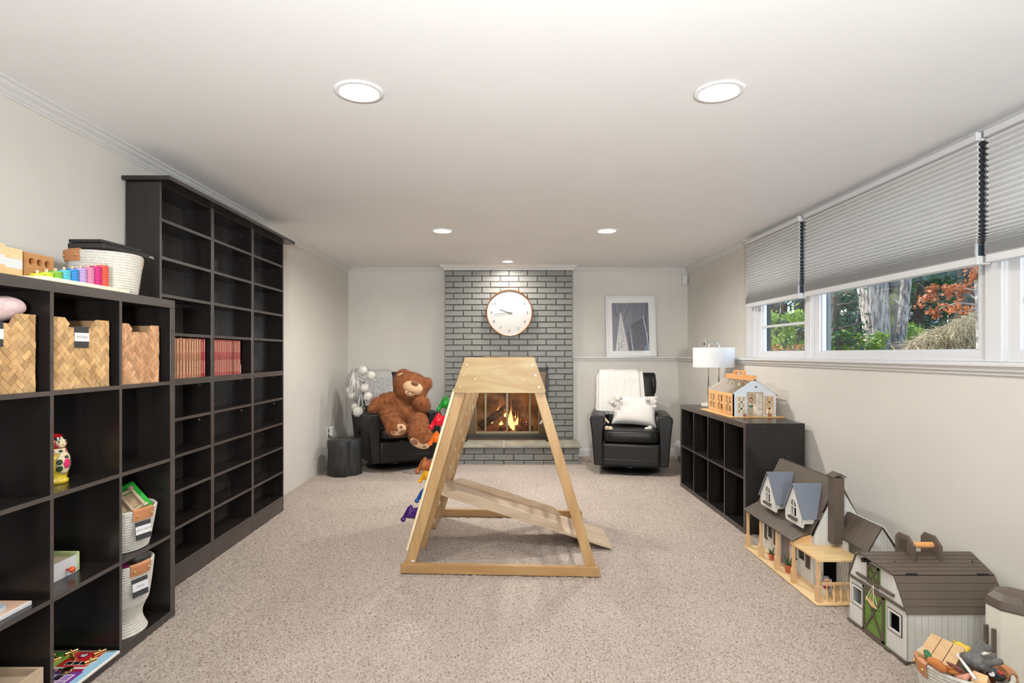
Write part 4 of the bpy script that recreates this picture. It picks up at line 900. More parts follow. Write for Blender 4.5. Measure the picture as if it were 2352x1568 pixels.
# ---------------- climbing frame ----------------
cf = thing('climbing_frame', 'pine climbing triangle with plywood top panels standing in the middle of the carpet', 'climbing frame', (-.0315, 3.197, 0), -2.76)
SL = .2955; D = 1.14
def xo(z): return .56 - SL * z
def legm(y0, y1, z0, z1, sgn, w=.060, ins=0):
    p = [(sgn * (xo(z0) - ins), z0), (sgn * (xo(z0) - ins - w), z0), (sgn * (xo(z1) - ins - w), z1), (sgn * (xo(z1) - ins), z1)]
    return MB().prism(p, 'y', y0, y1)
for s in (-1, 1):
    for (a, b) in ((.022, .075), (D - .075, D - .022)): obj('leg', legm(a, b, .002, 1.20, s), M_pinez, cf, bev=.004)
for nm_, (a, b) in (('front', (0, .022)), ('back', (D - .022, D))):
    c = .018; q = MB()
    zt, zb = 1.228, 1.028; xt, xb = xo(zt) + .004, xo(zb) + .005
    pts = []
    for (cx, cz_, a0) in ((xb - .016, zb + .014, -90), (xt - .016, zt - .014, 0)):
        for k in range(5): an = R(a0 + k * 22.5); pts.append((cx + .014 * math.cos(an) + .002, cz_ + .014 * math.sin(an)))
    pts = pts + [(-x, z) for x, z in pts[::-1]]
    pn = obj('plywood_panel', MB().prism(pts, 'y', a if nm_ == 'front' else a + .004, b - .004 if nm_ == 'front' else b), M_ply, cf, bev=.0015)
    yb_ = a - .001 if nm_ == 'front' else b + .001; dr = -1 if nm_ == 'front' else 1
    for s in (-1, 1):
        for z in (1.186, 1.128, 1.062):
            x = s * (xo(z) - .024); bo = obj('bolt', MB().cyl((x, yb_ - dr * .002, z), (x, yb_ + dr * .003, z), .0055, .0045, 14), M_metal, cf)
            obj('socket', MB().cyl((x, yb_ + dr * .003, z), (x, yb_ + dr * .0034, z), .0022, n=6), M_black, bo)
        obj('wood_plug', MB().cyl((s * .137, yb_ - dr * .001, 1.106), (s * .137, yb_ + dr * .0005, 1.106), .0065, n=14), wood('oiled_beech', (.70, .36, .13), (.60, .28, .09), 'y', .8, .4), cf)
for s in (-1, 1): obj('crossbar', MB().cyl((s * .137, .022, 1.106), (s * .137, D - .022, 1.106), .015, n=16), M_palewood, cf)
for (a, b, dr) in ((-.012, .020, -1), (D - .020, D + .012, 1)):
    q = MB().prism([(-.562, .004), (.562, .004), (.562, .050), (.555, .057), (-.555, .057), (-.562, .050)], 'y', a, b)
    obj('base_rail', q, M_pinex, cf, bev=.002)
    for s in (-1, 1): yy = a if dr < 0 else b; obj('bolt', MB().cyl((s * .530, yy + .001, .022), (s * .530, yy + dr * .003, .022), .006, .005, 14), M_metal, cf)
# left climbing board (plywood sheet on the outside of the legs)
n_ = Vector((-1, 0, SL)).normalized(); d_ = Vector((SL, 0, 1)).normalized()
def lp(z, off, y): return Vector((-xo(z), y, z)) + n_ * off
q = MB(); z0, z1 = .12, 1.045
vs = [lp(z0, .001, .02), lp(z1, .001, .02), lp(z1, .016, .02), lp(z0, .016, .02)] + [lp(z0, .001, D - .02), lp(z1, .001, D - .02), lp(z1, .016, D - .02), lp(z0, .016, D - .02)]
obj('climbing_board', q.add(vs, [(0, 1, 2, 3), (7, 6, 5, 4), (0, 4, 5, 1), (1, 5, 6, 2), (2, 6, 7, 3), (3, 7, 4, 0)]), wood('pale_poplar', (.80, .66, .44), (.72, .56, .34), 'z', .7, .5), cf, bev=.002)
# notched inner slats
for (ya, yb2) in ((.405, .425), (.82, .84)):
    sl_ = obj('notched_slat', legm(ya, yb2, .002, 1.0, -1, .055, .004), M_pinez, cf, bev=.002)
    for k in range(7):
        z = .18 + k * .115; x = -(xo(z) - .062)
        obj('lit_notch', MB().prism([(x - .002, z - .022), (x + .007, z - .006), (x + .007, z + .006), (x - .002, z + .022)], 'y', ya + .001, yb2 - .001), M_palewood, sl_)  # pale blocks stand in for the bright, lit notch cutouts
for k in range(6):      # rungs of the right hand ladder
    z = .22 + k * .15; x = xo(z) - .03; obj('rung', MB().cyl((x, .05, z), (x, D - .05, z), .013, n=14), M_pinex, cf)
# holds
def hold(yl, z, col, nm_, sz=1.0):
    X = Matrix(((d_.z * 1, 0, n_.x, 0), (0, 1, 0, 0), (-d_.x, 0, n_.z, 0), (0, 0, 0, 1)))  # not used for shear
    up = d_; o0 = lp(z, .016, yl)
    def P(a, b, c): return o0 + n_ * a * sz + Vector((0, 1, 0)) * b * sz + up * c * sz
    m = mat('hold_' + nm_, col, .25)
    rings = []
    for (a, rb, rc, cc) in ((0, .030, .036, 0), (.012, .026, .032, -.004), (.03, .022, .030, -.010), (.042, .026, .036, -.008), (.050, .022, .030, -.010), (.054, .006, .010, -.012)):
        rings.append([P(a, rb * math.cos(t_), cc + rc * math.sin(t_)) for t_ in [2 * PI * k / 14 for k in range(14)]])
    q = loft([r[::-1] for r in rings])
    q.tube([P(.040, 0, .03), P(.048, 0, .01), P(.055, 0, -.02), P(.062, 0, -.046), P(.064, 0, -.054)], [.010, .013, .013, .011, .011], 10)
    q.ball(P(.064, 0, -.056), .015 * sz, 12, 8)
    h = obj('climbing_hold', q, m, cf, smooth=True, label=nm_ + ' plastic climbing hold'); rm = h.modifiers.new('r', 'REMESH'); rm.mode = 'VOXEL'; rm.voxel_size = .0025; rm.use_smooth_shade = True
hold(.16, .95, (.01, .22, .02), 'green'); hold(.09, .855, (.62, .005, .02), 'red', 1.05); hold(.21, .735, (.85, .16, .01), 'orange', .95)
hold(.06, .60, (.30, .085, .02), 'brown', 1.05); hold(.25, .50, (.85, .42, .01), 'yellow', .95); hold(.05, .325, (.05, .01, .12), 'purple', 1.05); hold(.40, .34, (.02, .1, .35), 'blue'); hold(.75, .62, (.62, .005, .02), 'red'); hold(.8, .9, (.85, .42, .01), 'yellow')
obj('rope_tie', MB().tube([(.262, .45, .83), (.245, .45, .815), (.236, .45, .80)], .006, 6).tube([(.262, .45, .83), (.275, .46, .79), (.285, .46, .77)], .004, 6), M_white, cf)
obj('strap', MB().tube([(.452, 1.05, .21), (.455, 1.05, .15), (.452, 1.05, .09)], .006, 6), M_white, cf)
obj('corner_bracket', MB().box(-.508, -.488, .020, .023, .058, .068), M_white, cf)
# ramp
rp_ = thing('ramp', 'pale wooden slide ramp with low side rails leaning inside the climbing triangle', 'ramp', (.16, 3.80, 0), -1.2)
L = Vector((1.13, 0, -.352)).normalized(); Nn = Vector((.352, 0, 1.13)).normalized(); o0 = Vector((-.585, 0, .368))
def rq(mb, s0, s1, y0, y1, h0, h1, ch=0):
    def P(s, y, h): return o0 + L * s + Nn * h + Vector((0, y, 0))
    if ch: pts = [(s0, h0), (s1, h0), (s1, h0 + .004), (s1 - ch, h1), (s0 + ch, h1), (s0, h0 + .004)]
    else: pts = [(s0, h0), (s1, h0), (s1, h1), (s0, h1)]
    n = len(pts); vs = [P(s, y0, h) for s, h in pts] + [P(s, y1, h) for s, h in pts]
    return mb.add(vs, [tuple(range(n)), tuple(range(n, 2 * n))[::-1]] + [(i, n + i, n + (i + 1) % n, (i + 1) % n) for i in range(n)])
obj('slide_board', rq(MB(), 0, 1.165, -.186, .186, -.018, 0), M_palewood, rp_, bev=.002)
for y in (-.184, .170): obj('side_rail', rq(MB(), .05, .85, y, y + .014, 0, .042, .06), M_palewood, rp_, bev=.002)

# ---------------- recliners ----------------
M_lea = mat('black_leather', (.0075, .007, .007), .40, var=.2, vs=10, bump=.12, bs=140, bd=.0008, spec=.38)
def ringbox(cx, cy_, cz_, hx, hy, n=28, e=.45, tilt=0):
    pts = []
    for k in range(n):
        a = 2 * PI * k / n; c, s = math.cos(a), math.sin(a)
        x = hx * math.copysign(abs(c) ** e, c); y = hy * math.copysign(abs(s) ** e, s); pts.append((cx + x, cy_ + y, cz_ + y * tilt))
    return pts
def recliner(loc, rz, label):
    t = thing('recliner', label, 'armchair', loc, rz, 'black leather swivel recliners')
    obj('swivel_base', MB().lathe([(0, .0), (.30, 0), (.318, .008), (.318, .018), (.306, .028), (.12, .036), (.11, .09), (0, .09)], 48), M_black, t, smooth='auto')
    obj('chassis', MB().box(-.27, .27, -.27, .27, .09, .33), M_lea, t, bev=.02)
    ft = obj('footrest_panel', MB().box(-.292, .292, -.365, -.285, .088, .328), M_lea, t, bev=.028, seg=4, smooth='auto')
    obj('seam', MB().tube([(-.28, -.366, .165), (0, -.3665, .163), (.28, -.366, .165)], .0018, 5), M_black, ft)
    se = obj('seat_cushion', MB().sup((0, -.065, .400), (.298, .315, .072), .38, .32, None, 40, 18), M_lea, t, smooth=True)
    for s in (-1, 1): obj('seam', MB().tube([(s * .235, -.375, .36), (s * .235, -.380, .40), (s * .235, -.374, .445), (s * .235, -.34, .468), (s * .235, -.1, .4735), (s * .235, .1, .4735)], .002, 5), M_black, se)
    for s in (-1, 1):
        P = [(.283, .096), (.372, .096), (.384, .25), (.398, .42), (.416, .565), (.412, .595), (.392, .612), (.335, .616), (.285, .608), (.264, .590), (.262, .560), (.276, .48), (.284, .40)]
        a = obj('armrest', MB().prism([(s * x, z) for x, z in P], 'y', -.35, .30), M_lea, t, bev=.022, seg=4, smooth='auto')
        if s < 0:
            X = T(-.3965, .03, .395, 0, -84, 0)
            obj('lever_recess', MB().lathe([(0, 0), (.030, 0), (.034, .003), (.036, .001), (.036, 0)], 24, X, sx=1.35), M_black, a, smooth=True)
            obj('lever', MB().tube([(-.402, .03, .43), (-.410, .045, .40), (-.402, .04, .37)], .006, 8), M_black, a, smooth=True)
            obj('seam', MB().tube([(-.386, -.33, .29), (-.388, -.1, .285), (-.387, .28, .29)], .0016, 5), M_black, a)
    rings = []
    for (z, y, hx, hy) in ((.38, .20, .262, .075), (.50, .215, .268, .080), (.66, .235, .270, .070), (.78, .262, .272, .062), (.90, .292, .285, .075), (.98, .310, .290, .070), (1.02, .318, .286, .052), (1.034, .322, .27, .025)):
        rings.append(ringbox(0, y, z, hx, hy))
    b = obj('backrest', loft(rings), M_lea, t, smooth=True)
    for z, y in ((.79, .196), (.62, .158)): obj('seam', MB().tube([(-.25, y, z), (0, y - .004, z - .01), (.25, y, z)], .002, 5), M_black, b)
    for s in (-1, 1): obj('headrest_wing', MB().sup((s * .262, .27, .90), (.032, .075, .11), .8, .8), M_lea, b, smooth=True)
    return t
rcR = recliner((1.352, 6.12, .002), -11.0, 'black leather swivel recliner with a white throw and cushion, right of the fireplace')
rcL = recliner((-1.235, 6.37, .002), 30, 'black leather swivel recliner holding a brown teddy bear, left of the fireplace')
def drape(name, label, chair, x0, x1, path, m, wav=.006, nx=26, edge=0, seed=1, thick=.012, cat='blanket', skew=None):
    M = chair.matrix_basis.copy(); o = thing(name, label, cat, tuple((M @ Vector(((x0 + x1) / 2, .30, 1.06)))), math.degrees(chair.rotation_euler.z))
    rd = random.Random(seed); vs = []; fs = []; seg = []
    for (a, b) in zip(path, path[1:]):
        for k in range(8): seg.append((a[0] + (b[0] - a[0]) * k / 8, a[1] + (b[1] - a[1]) * k / 8))
    seg.append(path[-1]); n = len(seg)
    ph = rd.random() * 6
    for j, (y, z) in enumerate(seg):
        f = j / (n - 1)
        for i in range(nx + 1):
            u = i / nx; x = x0 + (x1 - x0) * u
            if skew: x += skew(f, u)
            w = wav * (math.sin(u * 17 + ph) + .6 * math.sin(u * 31 + 2 * ph + f * 3)) * (f * .8 + .3)
            vs.append(M @ Vector((x, y - abs(w) * .8 + rd.uniform(-1, 1) * .0012, z + .003 * math.sin(u * 11 + j * .2))))
    for j in range(n - 1):
        for i in range(nx): a = j * (nx + 1) + i; fs.append((a, a + 1, a + nx + 2, a + nx + 1))
    b = obj('cloth', MB().add(vs, fs), m, o, smooth=True, world=True); k = b.modifiers.new('s', 'SOLIDIFY'); k.thickness = thick; k.offset = -1
    return o, M
M_boucle = mat('white_boucle', (.80, .78, .73), .95, var=.08, vs=60, bump=1.0, bs=95, bd=.006)
pathR = [(.42, .72), (.40, .98), (.375, 1.035), (.325, 1.052), (.27, 1.035), (.225, .985), (.20, .88), (.168, .74), (.145, .60)]
o, M = drape('throw_blanket', 'thick white boucle throw with fringe draped over the right recliner back', rcR, -.335, .075, pathR, M_boucle, .008, seed=3, thick=.018, skew=lambda f, u: .0 + (.05 * f * u))
o2, M = drape('throw_fold', 'x', rcR, .03, .125, [(.40, .80), (.375, 1.02), (.335, 1.042), (.285, 1.03), (.24, .985), (.215, .90), (.19, .80), (.175, .73)], M_boucle, .003, seed=5, thick=.012, nx=10, skew=lambda f, u: .045 * f)
for c in list(o2.children): c.name = 'folded_layer'; c.parent = o; c.matrix_basis = o.matrix_basis.inverted() @ o2.matrix_basis @ c.matrix_basis
bpy.data.objects.remove(o2, do_unlink=True)
q = MB(); rd = random.Random(2)
for k in range(46):
    f = k / 45; z = 1.03 - f * .44; y = .245 - .09 * f
    p = M @ Vector((-.335, y - .02, z)); q.tube([p, p + Vector((-.018, -.01, -.012)), p + Vector((-.026 - rd.random() * .012, -.012, -.035 - rd.random() * .02))], [.004, .004, .0025], 5)
for k in range(36):
    p = M @ Vector((-.33 + k * .0115, .125, .60)); q.tube([p, p + Vector((0, -.004, -.02 - rd.random() * .012))], [.004, .0025], 5)
obj('fringe', q, M_boucle, o, world=True)['kind'] = 'stuff'
# cushion with pompoms
pw = thing('throw_pillow', 'off-white pillow with pompom corners standing on the right recliner seat', 'pillow', (1.345, 5.95, .475))
M_lin = mat('white_linen', (.78, .75, .70), .9, var=.05, vs=40, bump=.35, bs=160, bd=.0015)
X = rcR.matrix_basis @ T(.048, -.035, .645, -22, 4, 0)
vs = []; fs = []; N = 30
for side in (1, -1):
    for j in range(N + 1):
        for i in range(N + 1):
            u, v = i / N * 2 - 1, j / N * 2 - 1; pin = 1 - .10 * (1 - abs(u) ** 2) * abs(v) ** 3; pin2 = 1 - .10 * (1 - abs(v) ** 2) * abs(u) ** 3
            dip = -.035 * math.exp(-(u + .15) ** 2 * 5) * max(v, 0) ** 2
            th = .085 * ((1 - u ** 4) * (1 - v ** 4)) ** .55 + .004 * math.sin(u * 9 + v * 4) * (1 - abs(u)) * (1 - abs(v))
            vs.append(X @ Vector((u * .235 * pin2, -side * th, v * .175 * pin + dip)))
n1 = (N + 1) ** 2
for s in (0, 1):
    for j in range(N):
        for i in range(N): a = s * n1 + j * (N + 1) + i; f = (a, a + 1, a + N + 2, a + N + 1); fs.append(f if s == 0 else f[::-1])
obj('cushion', MB().add(vs, fs), M_lin, pw, smooth=True, world=True)
M_pom = mat('pompom_wool', (.80, .77, .70), 1.0, var=.12, vs=60, bump=1.0, bs=80, bd=.01)
def pompom(p, r, par, m=None, nm_='pompom'):
    rd = random.Random(int(abs(p[0] * 977 + p[2] * 613) * 10)); mb = MB().ball((0, 0, 0), r, 20, 14); mb.v = [tuple(Vector(v) * (1 + rd.uniform(-.12, .12)) + Vector(p)) for v in mb.v]
    pm_ = obj(nm_, mb, m or M_pom, par, smooth=True, world=True); fuzz(pm_, 500, r * .28, .0012, m or M_pom, pm_, 'wool_strands', .1); return pm_
for (u, v, Y) in ((1406, 924, 5.95), (1411, 929, 5.97), (1424, 913, 6.0), (1419, 917, 5.98), (1488, 917, 5.98), (1504, 923, 5.95), (1503, 934, 5.93), (1493, 983, 5.86), (1486, 986, 5.86)): pompom(at(u, v, Y), .024, pw)
for (u, v, Y) in ((1394, 983, 5.88), (1402, 984, 5.86)): pompom(at(u, v, Y), .024, pw, mat('beige_wool', (.72, .60, .45), 1.0, bump=.8, bs=80, bd=.008))
obj('tassel', MB().tube([at(1384, 953, 5.95), at(1391, 962, 5.9), at(1398, 971, 5.86)], [.006, .008, .011], 6).tube([at(1384, 953, 5.95), at(1389, 965, 5.9), at(1393, 966, 5.86)], [.005, .008, .01], 6), mat('beige_wool', (.72, .60, .45), 1.0), o, world=True)
# grey throw with pompoms on the left chair
M_gry = mat('grey_marl_knit', (.52, .51, .49), .95, c2=(.26, .26, .25), vs=120, ramp=(.42, .58), bump=.8, bs=110, bd=.003)
og, M = drape('throw_blanket', 'grey marled throw with white pompoms hung over the left recliner back', rcL, -.29, .045, [(.41, .62), (.40, .98), (.375, 1.035), (.325, 1.052), (.27, 1.035), (.225, .985), (.20, .88), (.170, .74), (.155, .66)], M_gry, .005, seed=9, thick=.012, skew=lambda f, u: -.01 * f)
q = MB(); rd = random.Random(8)
side = [(808, 858), (815, 900), (812, 940), (838, 905), (845, 930)]
cl = MB(); vs = []; fs = []
cen = [at(822, 848, 6.30), at(816, 862, 6.28), at(812, 885, 6.27), at(814, 905, 6.27), at(822, 921, 6.27)]; hw_ = [.06, .10, .10, .07, .04]
for c, h in zip(cen, hw_):
    for k in range(9): f = k / 8 * 2 - 1; vs.append(c + Vector((f * h, .03 * abs(f) + .012 * math.sin(k * 2.2), .012 * math.sin(k * 1.7))))
for j in range(4):
    for k in range(8): a = j * 9 + k; fs.append((a, a + 1, a + 10, a + 9))
b = obj('hanging_corner', cl.add(vs, fs), M_gry, og, smooth=True, world=True, sub=1); b.modifiers.new('s', 'SOLIDIFY').thickness = .02
M_cord = mat('white_cord', (.75, .74, .72), .9)
def cord(pts, r=.006):
    obj('cord', MB().tube(pts, r, 6), M_cord, og, smooth=True, world=True)
poms = [(833, 850, 20, 6.12), (852, 862, 19, 6.12), (837, 891, 19, 6.12), (845, 911, 21, 6.12), (803, 896, 16, 6.2), (808, 908, 17, 6.2), (815, 934, 15, 6.2), (822, 945, 22, 6.12)]
for (u, v, d, Y) in poms: pompom(at(u, v, Y), d / 2 * Y / 1300, og)
for a, bb in (((812, 855), (803, 890)), ((814, 858), (808, 903)), ((818, 858), (816, 905)), ((822, 862), (826, 903)), ((815, 856), (838, 876)), ((825, 858), (840, 868)), ((812, 860), (805, 895)), ((828, 905), (824, 938)), ((830, 900), (834, 930)), ((834, 930), (822, 940)), ((845, 872), (846, 900)), ((820, 862), (822, 905)), ((842, 868), (845, 905))):
    A, B = at(a[0], a[1], 6.17), at(bb[0], bb[1], 6.15); mid = (A + B) / 2 + Vector((rd.uniform(-.01, .01), -.01, -.01)); cord([A, mid, B], .0065)
# ---------------- teddy bear ----------------
tb = thing('teddy_bear', 'large brown plush teddy bear slumped on the left recliner, one paw at its mouth', 'soft toy', (-1.15, 6.10, .48))
M_fur = mat('brown_plush', (.34, .115, .035), 1.0, c2=(.20, .06, .018), vs=26, ramp=(.32, .6), bump=1.0, bs=75, bd=.012, sheen=.12)
B_ = MB()
def E(u, v, Y, ru, rv, ry, rot=(0, 0, 0)):
    k = Y / 1300; B_.sup(at(u, v, Y), (ru * k, ry, rv * k), 1, 1, Euler([R(a) for a in rot]).to_matrix().to_4x4(), 26, 18)
def TU(pts, rads): B_.tube([at(*p) for p in pts], [r * p[2] / 1300 for r, p in zip(rads, pts)], 18)
E(944, 884, 6.13, 41, 29, .165, (0, 14, 0)); E(944, 897, 6.10, 36, 22, .15, (0, 10, 0)); E(924, 859, 6.13, 16, 11, .05, (0, -25, 0)); E(983, 880, 6.13, 9, 14, .05, (0, -10, 0))
E(919, 930, 6.16, 38, 28, .15); E(930, 948, 6.12, 38, 27, .16); E(918, 915, 6.20, 32, 16, .12)
for a in ((900, 915, 6.08, 17), (885, 918, 6.04, 17), (868, 927, 6.0, 16.5), (858, 937, 5.98, 13)): E(a[0], a[1], a[2], a[3], a[3] * .9, .075)
for a in ((968, 925, 6.0, 18, 17), (973, 932, 6.02, 16, 15), (958, 920, 6.06, 14, 13)): E(a[0], a[1], a[2], a[3], a[4], .075)
for a in ((893, 950, 5.98, 22, 19, .10), (899, 962, 5.93, 21, 18, .095), (906, 974, 5.86, 22, 17, .09), (911, 983, 5.82, 25.5, 19, .075)): E(*a[:6])
for a in ((960, 968, 5.92, 24, 21, .105), (962, 985, 5.86, 26, 22, .10), (966, 1000, 5.80, 28, 20, .085), (973, 1008, 5.78, 22, 17, .07)): E(*a[:6])
body = obj('plush_body', B_, M_fur, tb, smooth=True, world=True)
k = body.modifiers.new('r', 'REMESH'); k.mode = 'VOXEL'; k.voxel_size = .011; k.use_smooth_shade = True
k = body.modifiers.new('s', 'SMOOTH'); k.factor = .8; k.iterations = 5
M_plush = mat('cream_plush', (.68, .44, .25), .95, var=.08, vs=30, bump=.4, bs=120, bd=.002); M_nose = mat('brown_felt', (.22, .085, .05), .8)
def El(nm_, u, v, Y, ru, rv, ry, m, rot=(0, 0, 0), par=tb):
    k = Y / 1300; return obj(nm_, MB().sup(at(u, v, Y), (ru * k, ry, rv * k), 1, 1, Euler([R(a) for a in rot]).to_matrix().to_4x4(), 24, 16), m, par, smooth=True, world=True)
fuzz(body, 42000, .017, .0013, mat('brown_fur_tips', (.36, .125, .04), 1.0, c2=(.19, .058, .018), vs=26, ramp=(.3, .6)), tb, droop=.25)
mz = El('muzzle', 948, 890, 5.975, 23.5, 15, .065, M_plush, (0, 14, 0)); El('muzzle_chin', 942, 901, 5.965, 13, 9, .045, M_plush, (0, 10, 0), mz); El('muzzle_cheek', 957, 897, 5.98, 12, 10, .045, M_plush, (0, 14, 0), mz)
El('nose', 953, 880, 5.918, 9, 5, .02, M_nose, (0, 16, 0), mz); El('mouth', 943, 901.5, 5.922, 8, 2.2, .012, mat('mouth_brown', (.16, .05, .03), .8), (0, 16, 0), mz); El('tongue', 942.5, 903, 5.919, 5.5, 1.9, .012, mat('pale_felt', (.80, .62, .48), .8), (0, 16, 0), mz)
El('inner_ear', 919.5, 861, 6.075, 8, 4.2, .012, M_plush, (0, -28, 0)); El('eye', 932, 878, 5.985, 2.2, 2.2, .01, M_blk); El('eye', 964, 886, 5.995, 2.2, 2.2, .01, M_blk)
f1 = El('foot_pad', 914.5, 986.5, 5.765, 19, 12.5, .018, M_plush, (0, -22, 0)); f2 = El('foot_pad', 964, 1017.5, 5.735, 23.5, 11.5, .018, M_plush, (0, 20, 0))
for (u, v, a, b, f, rt) in ((903.5, 993.5, 4, 2.3, f1, 8), (911.5, 987.5, 3.8, 3, f1, -20), (921.5, 981, 3.2, 4, f1, 20), (923, 990.5, 7.5, 3, f1, -28), (952, 1015, 8.5, 6, f2, 20), (972.5, 1016.5, 4.2, 3.4, f2, 0), (975, 1025.5, 4.2, 2.3, f2, 0)):
    El('toe_patch', u, v, 5.748 if f is f1 else 5.718, a, b, .005, M_nose, (0, rt, 0), f)
# stump table
sp_ = thing('stump_side_table', 'black charred tree stump stool in front of the left wall', 'side table', (-1.672, 5.885, 0.002))
fn = lambda a, z: 1 + .055 * math.sin(3 * a + .8) + .035 * math.sin(5 * a + 2.1 + z) + .02 * math.sin(9 * a)
obj('trunk', MB().lathe([(0, 0), (.165, 0), (.172, .01), (.168, .12), (.165, .25), (.172, .345), (.168, .356), (.160, .360), (0, .362)], 72, fn=fn), mat('charred_wood', (.030, .032, .032), .5, c2=(.012, .012, .013), vs=7, stretch=(6, 6, .7), bump=.6, bs=18, bd=.005), sp_, smooth='auto')
obj('top_grain', MB().lathe([(0, .3625), (.155, .3608), (.155, .362), (0, .3635)], 72, fn=fn), mat('charred_top', (.05, .052, .05), .45, c2=(.025, .025, .026), vs=14, bump=.4, bs=40), sp_, smooth=True)

# ---------------- right cube shelf, lamp ----------------
lowshelf = cube_shelf('cube_shelf', 'low black-brown cube shelf under the window ledge on the right', 1.66, 2.07, 3.906, 5.362, .769, 4, 2, True)
for x in (1.688, 2.045): obj('screw_cap', MB().cyl((x, 3.9055, .748), (x, 3.9065, .748), .006, n=14), M_black, lowshelf, world=True)
lt = thing('table_lamp', 'white drum shade lamp with chrome hoop stem at the far end of the low shelf', 'lamp', (1.898, 5.15, .769))
M_sh = mat('lamp_shade_linen', (.86, .86, .85), .8, var=.02, vs=200, transl=.3)
obj('base', MB().lathe([(0, 0), (.104, 0), (.108, .004), (.108, .024), (.103, .030), (0, .030)], 48), mat('white_marble', (.78, .74, .66), .3, c2=(.60, .55, .47), vs=7, ramp=(.45, .55)), lt, smooth='auto')
pts = [(-.048, 0, .03), (-.048, 0, .535)] + [(-.048 * math.cos(a), 0, .535 + .048 * math.sin(a)) for a in [PI * k / 14 for k in range(1, 14)]] + [(.048, 0, .535), (.048, 0, .03)]
obj('hoop_stem', MB().tube(pts, .0065, 12), M_chrome, lt, smooth=True)
sh = obj('shade', MB().lathe([(.180, .358), (.180, .536), (.1775, .536), (.1775, .358), (.180, .358)], 64), M_sh, lt, smooth='auto')
obj('shade_ring', MB().tube([(.177 * math.cos(a), .177 * math.sin(a), .50) for a in [2 * PI * k / 40 for k in range(41)]], .002, 6).tube([(-.177, 0, .50), (.177, 0, .50)], .002, 6), M_chrome, sh)
bl = obj('bulb_socket', MB().cyl((0, 0, .50), (0, 0, .46), .014), M_white, lt); obj('bulb', MB().ball((0, 0, .435), .028), M_white, bl, smooth=True)
# ---------------- toy houses: shared pieces ----------------
M_tw = mat('toy_white_paint', (.70, .70, .66), .45, var=.03, vs=12); M_tb = mat('toy_brown_paint', (.105, .080, .060), .4, var=.06, vs=10)
M_tg = mat('toy_green_paint', (.13, .25, .035), .4); M_bsl = mat('toy_slate_blue', (.16, .18, .22), .35); M_or = wood('toy_orange_wood', (.80, .48, .22), (.72, .40, .16), 'y', 1, .45)
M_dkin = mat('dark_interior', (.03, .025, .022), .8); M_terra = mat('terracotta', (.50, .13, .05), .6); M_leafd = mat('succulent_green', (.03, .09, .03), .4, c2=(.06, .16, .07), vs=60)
M_tan = wood('toy_tan_wood', (.72, .48, .26), (.62, .38, .18), 'z', 1, .5)
def holes_poly(poly, s0, s1, holes):
    """polygon pieces of the strip s0..s1 (first axis) with rectangular holes (a0,a1,b0,b1) removed"""
    xs = sorted({s0, s1} | {h[k] for h in holes for k in (0, 1) if s0 < h[k] < s1}); out = []
    for a, b in zip(xs, xs[1:]):
        hs = sorted([h for h in holes if h[0] <= a + 1e-6 and h[1] >= b - 1e-6], key=lambda h: h[2]); z = -9
        for h in hs: out.append(clip(poly, a, b, z, h[2])); z = h[3]
        out.append(clip(poly, a, b, z, 9))
    return [p for p in out if len(p) > 2]
def planks(name, poly, ax, a, b, pitch, m, par, holes=(), gap=.0012, vertical=True, world=True):
    """upright (or level) boards side by side filling a polygon; each board its own part"""
    k = 0 if vertical else 1; lo = min(p[k] for p in poly); hi = max(p[k] for p in poly); n = max(1, round((hi - lo) / pitch)); w = (hi - lo) / n
    P = poly if vertical else [(q, p) for p, q in poly]; H = holes if vertical else [(c, d, a_, b_) for a_, b_, c, d in holes]
    for i in range(n):
        q = MB(); ok = False
        for pc in holes_poly(P, lo + i * w + gap / 2, lo + (i + 1) * w - gap / 2, H):
            q.prism(pc if vertical else [(y, x) for x, y in pc], ax, a, b); ok = True
        if ok: obj('plank', q, m, par, world=world)
    q = MB(); e = (b - a) * .3
    for pc in holes_poly(poly, min(p[0] for p in poly), max(p[0] for p in poly), holes): q.prism(pc, ax, a + e, b - e)
    return obj('wall_backing', q, mat('groove_grey', (.34, .34, .31), .7) if m is M_tw else mat('groove_brown', (.035, .028, .02), .7), par, world=world)
def winframe(par, x, y0, y1, z0, z1, cols, rows, m, t=.006, d=.006, ax='x', side=-1, nm='window_frame', bar=None):
    q = MB(); bar = bar or t * .6
    def bx(a, b, c, e):
        if ax == 'x': q.box(x, x + side * d, a, b, c, e)
        else: q.box(a, b, x, x + side * d, c, e)
    bx(y0, y0 + t, z0, z1); bx(y1 - t, y1, z0, z1); bx(y0 + t, y1 - t, z0, z0 + t); bx(y0 + t, y1 - t, z1 - t, z1)
    for i in range(1, cols): c = y0 + (y1 - y0) * i / cols; bx(c - bar / 2, c + bar / 2, z0 + t, z1 - t)
    for j in range(1, rows): c = z0 + (z1 - z0) * j / rows; bx(y0 + t, y1 - t, c - bar / 2, c + bar / 2)
    return obj(nm, q, m, par, world=True)
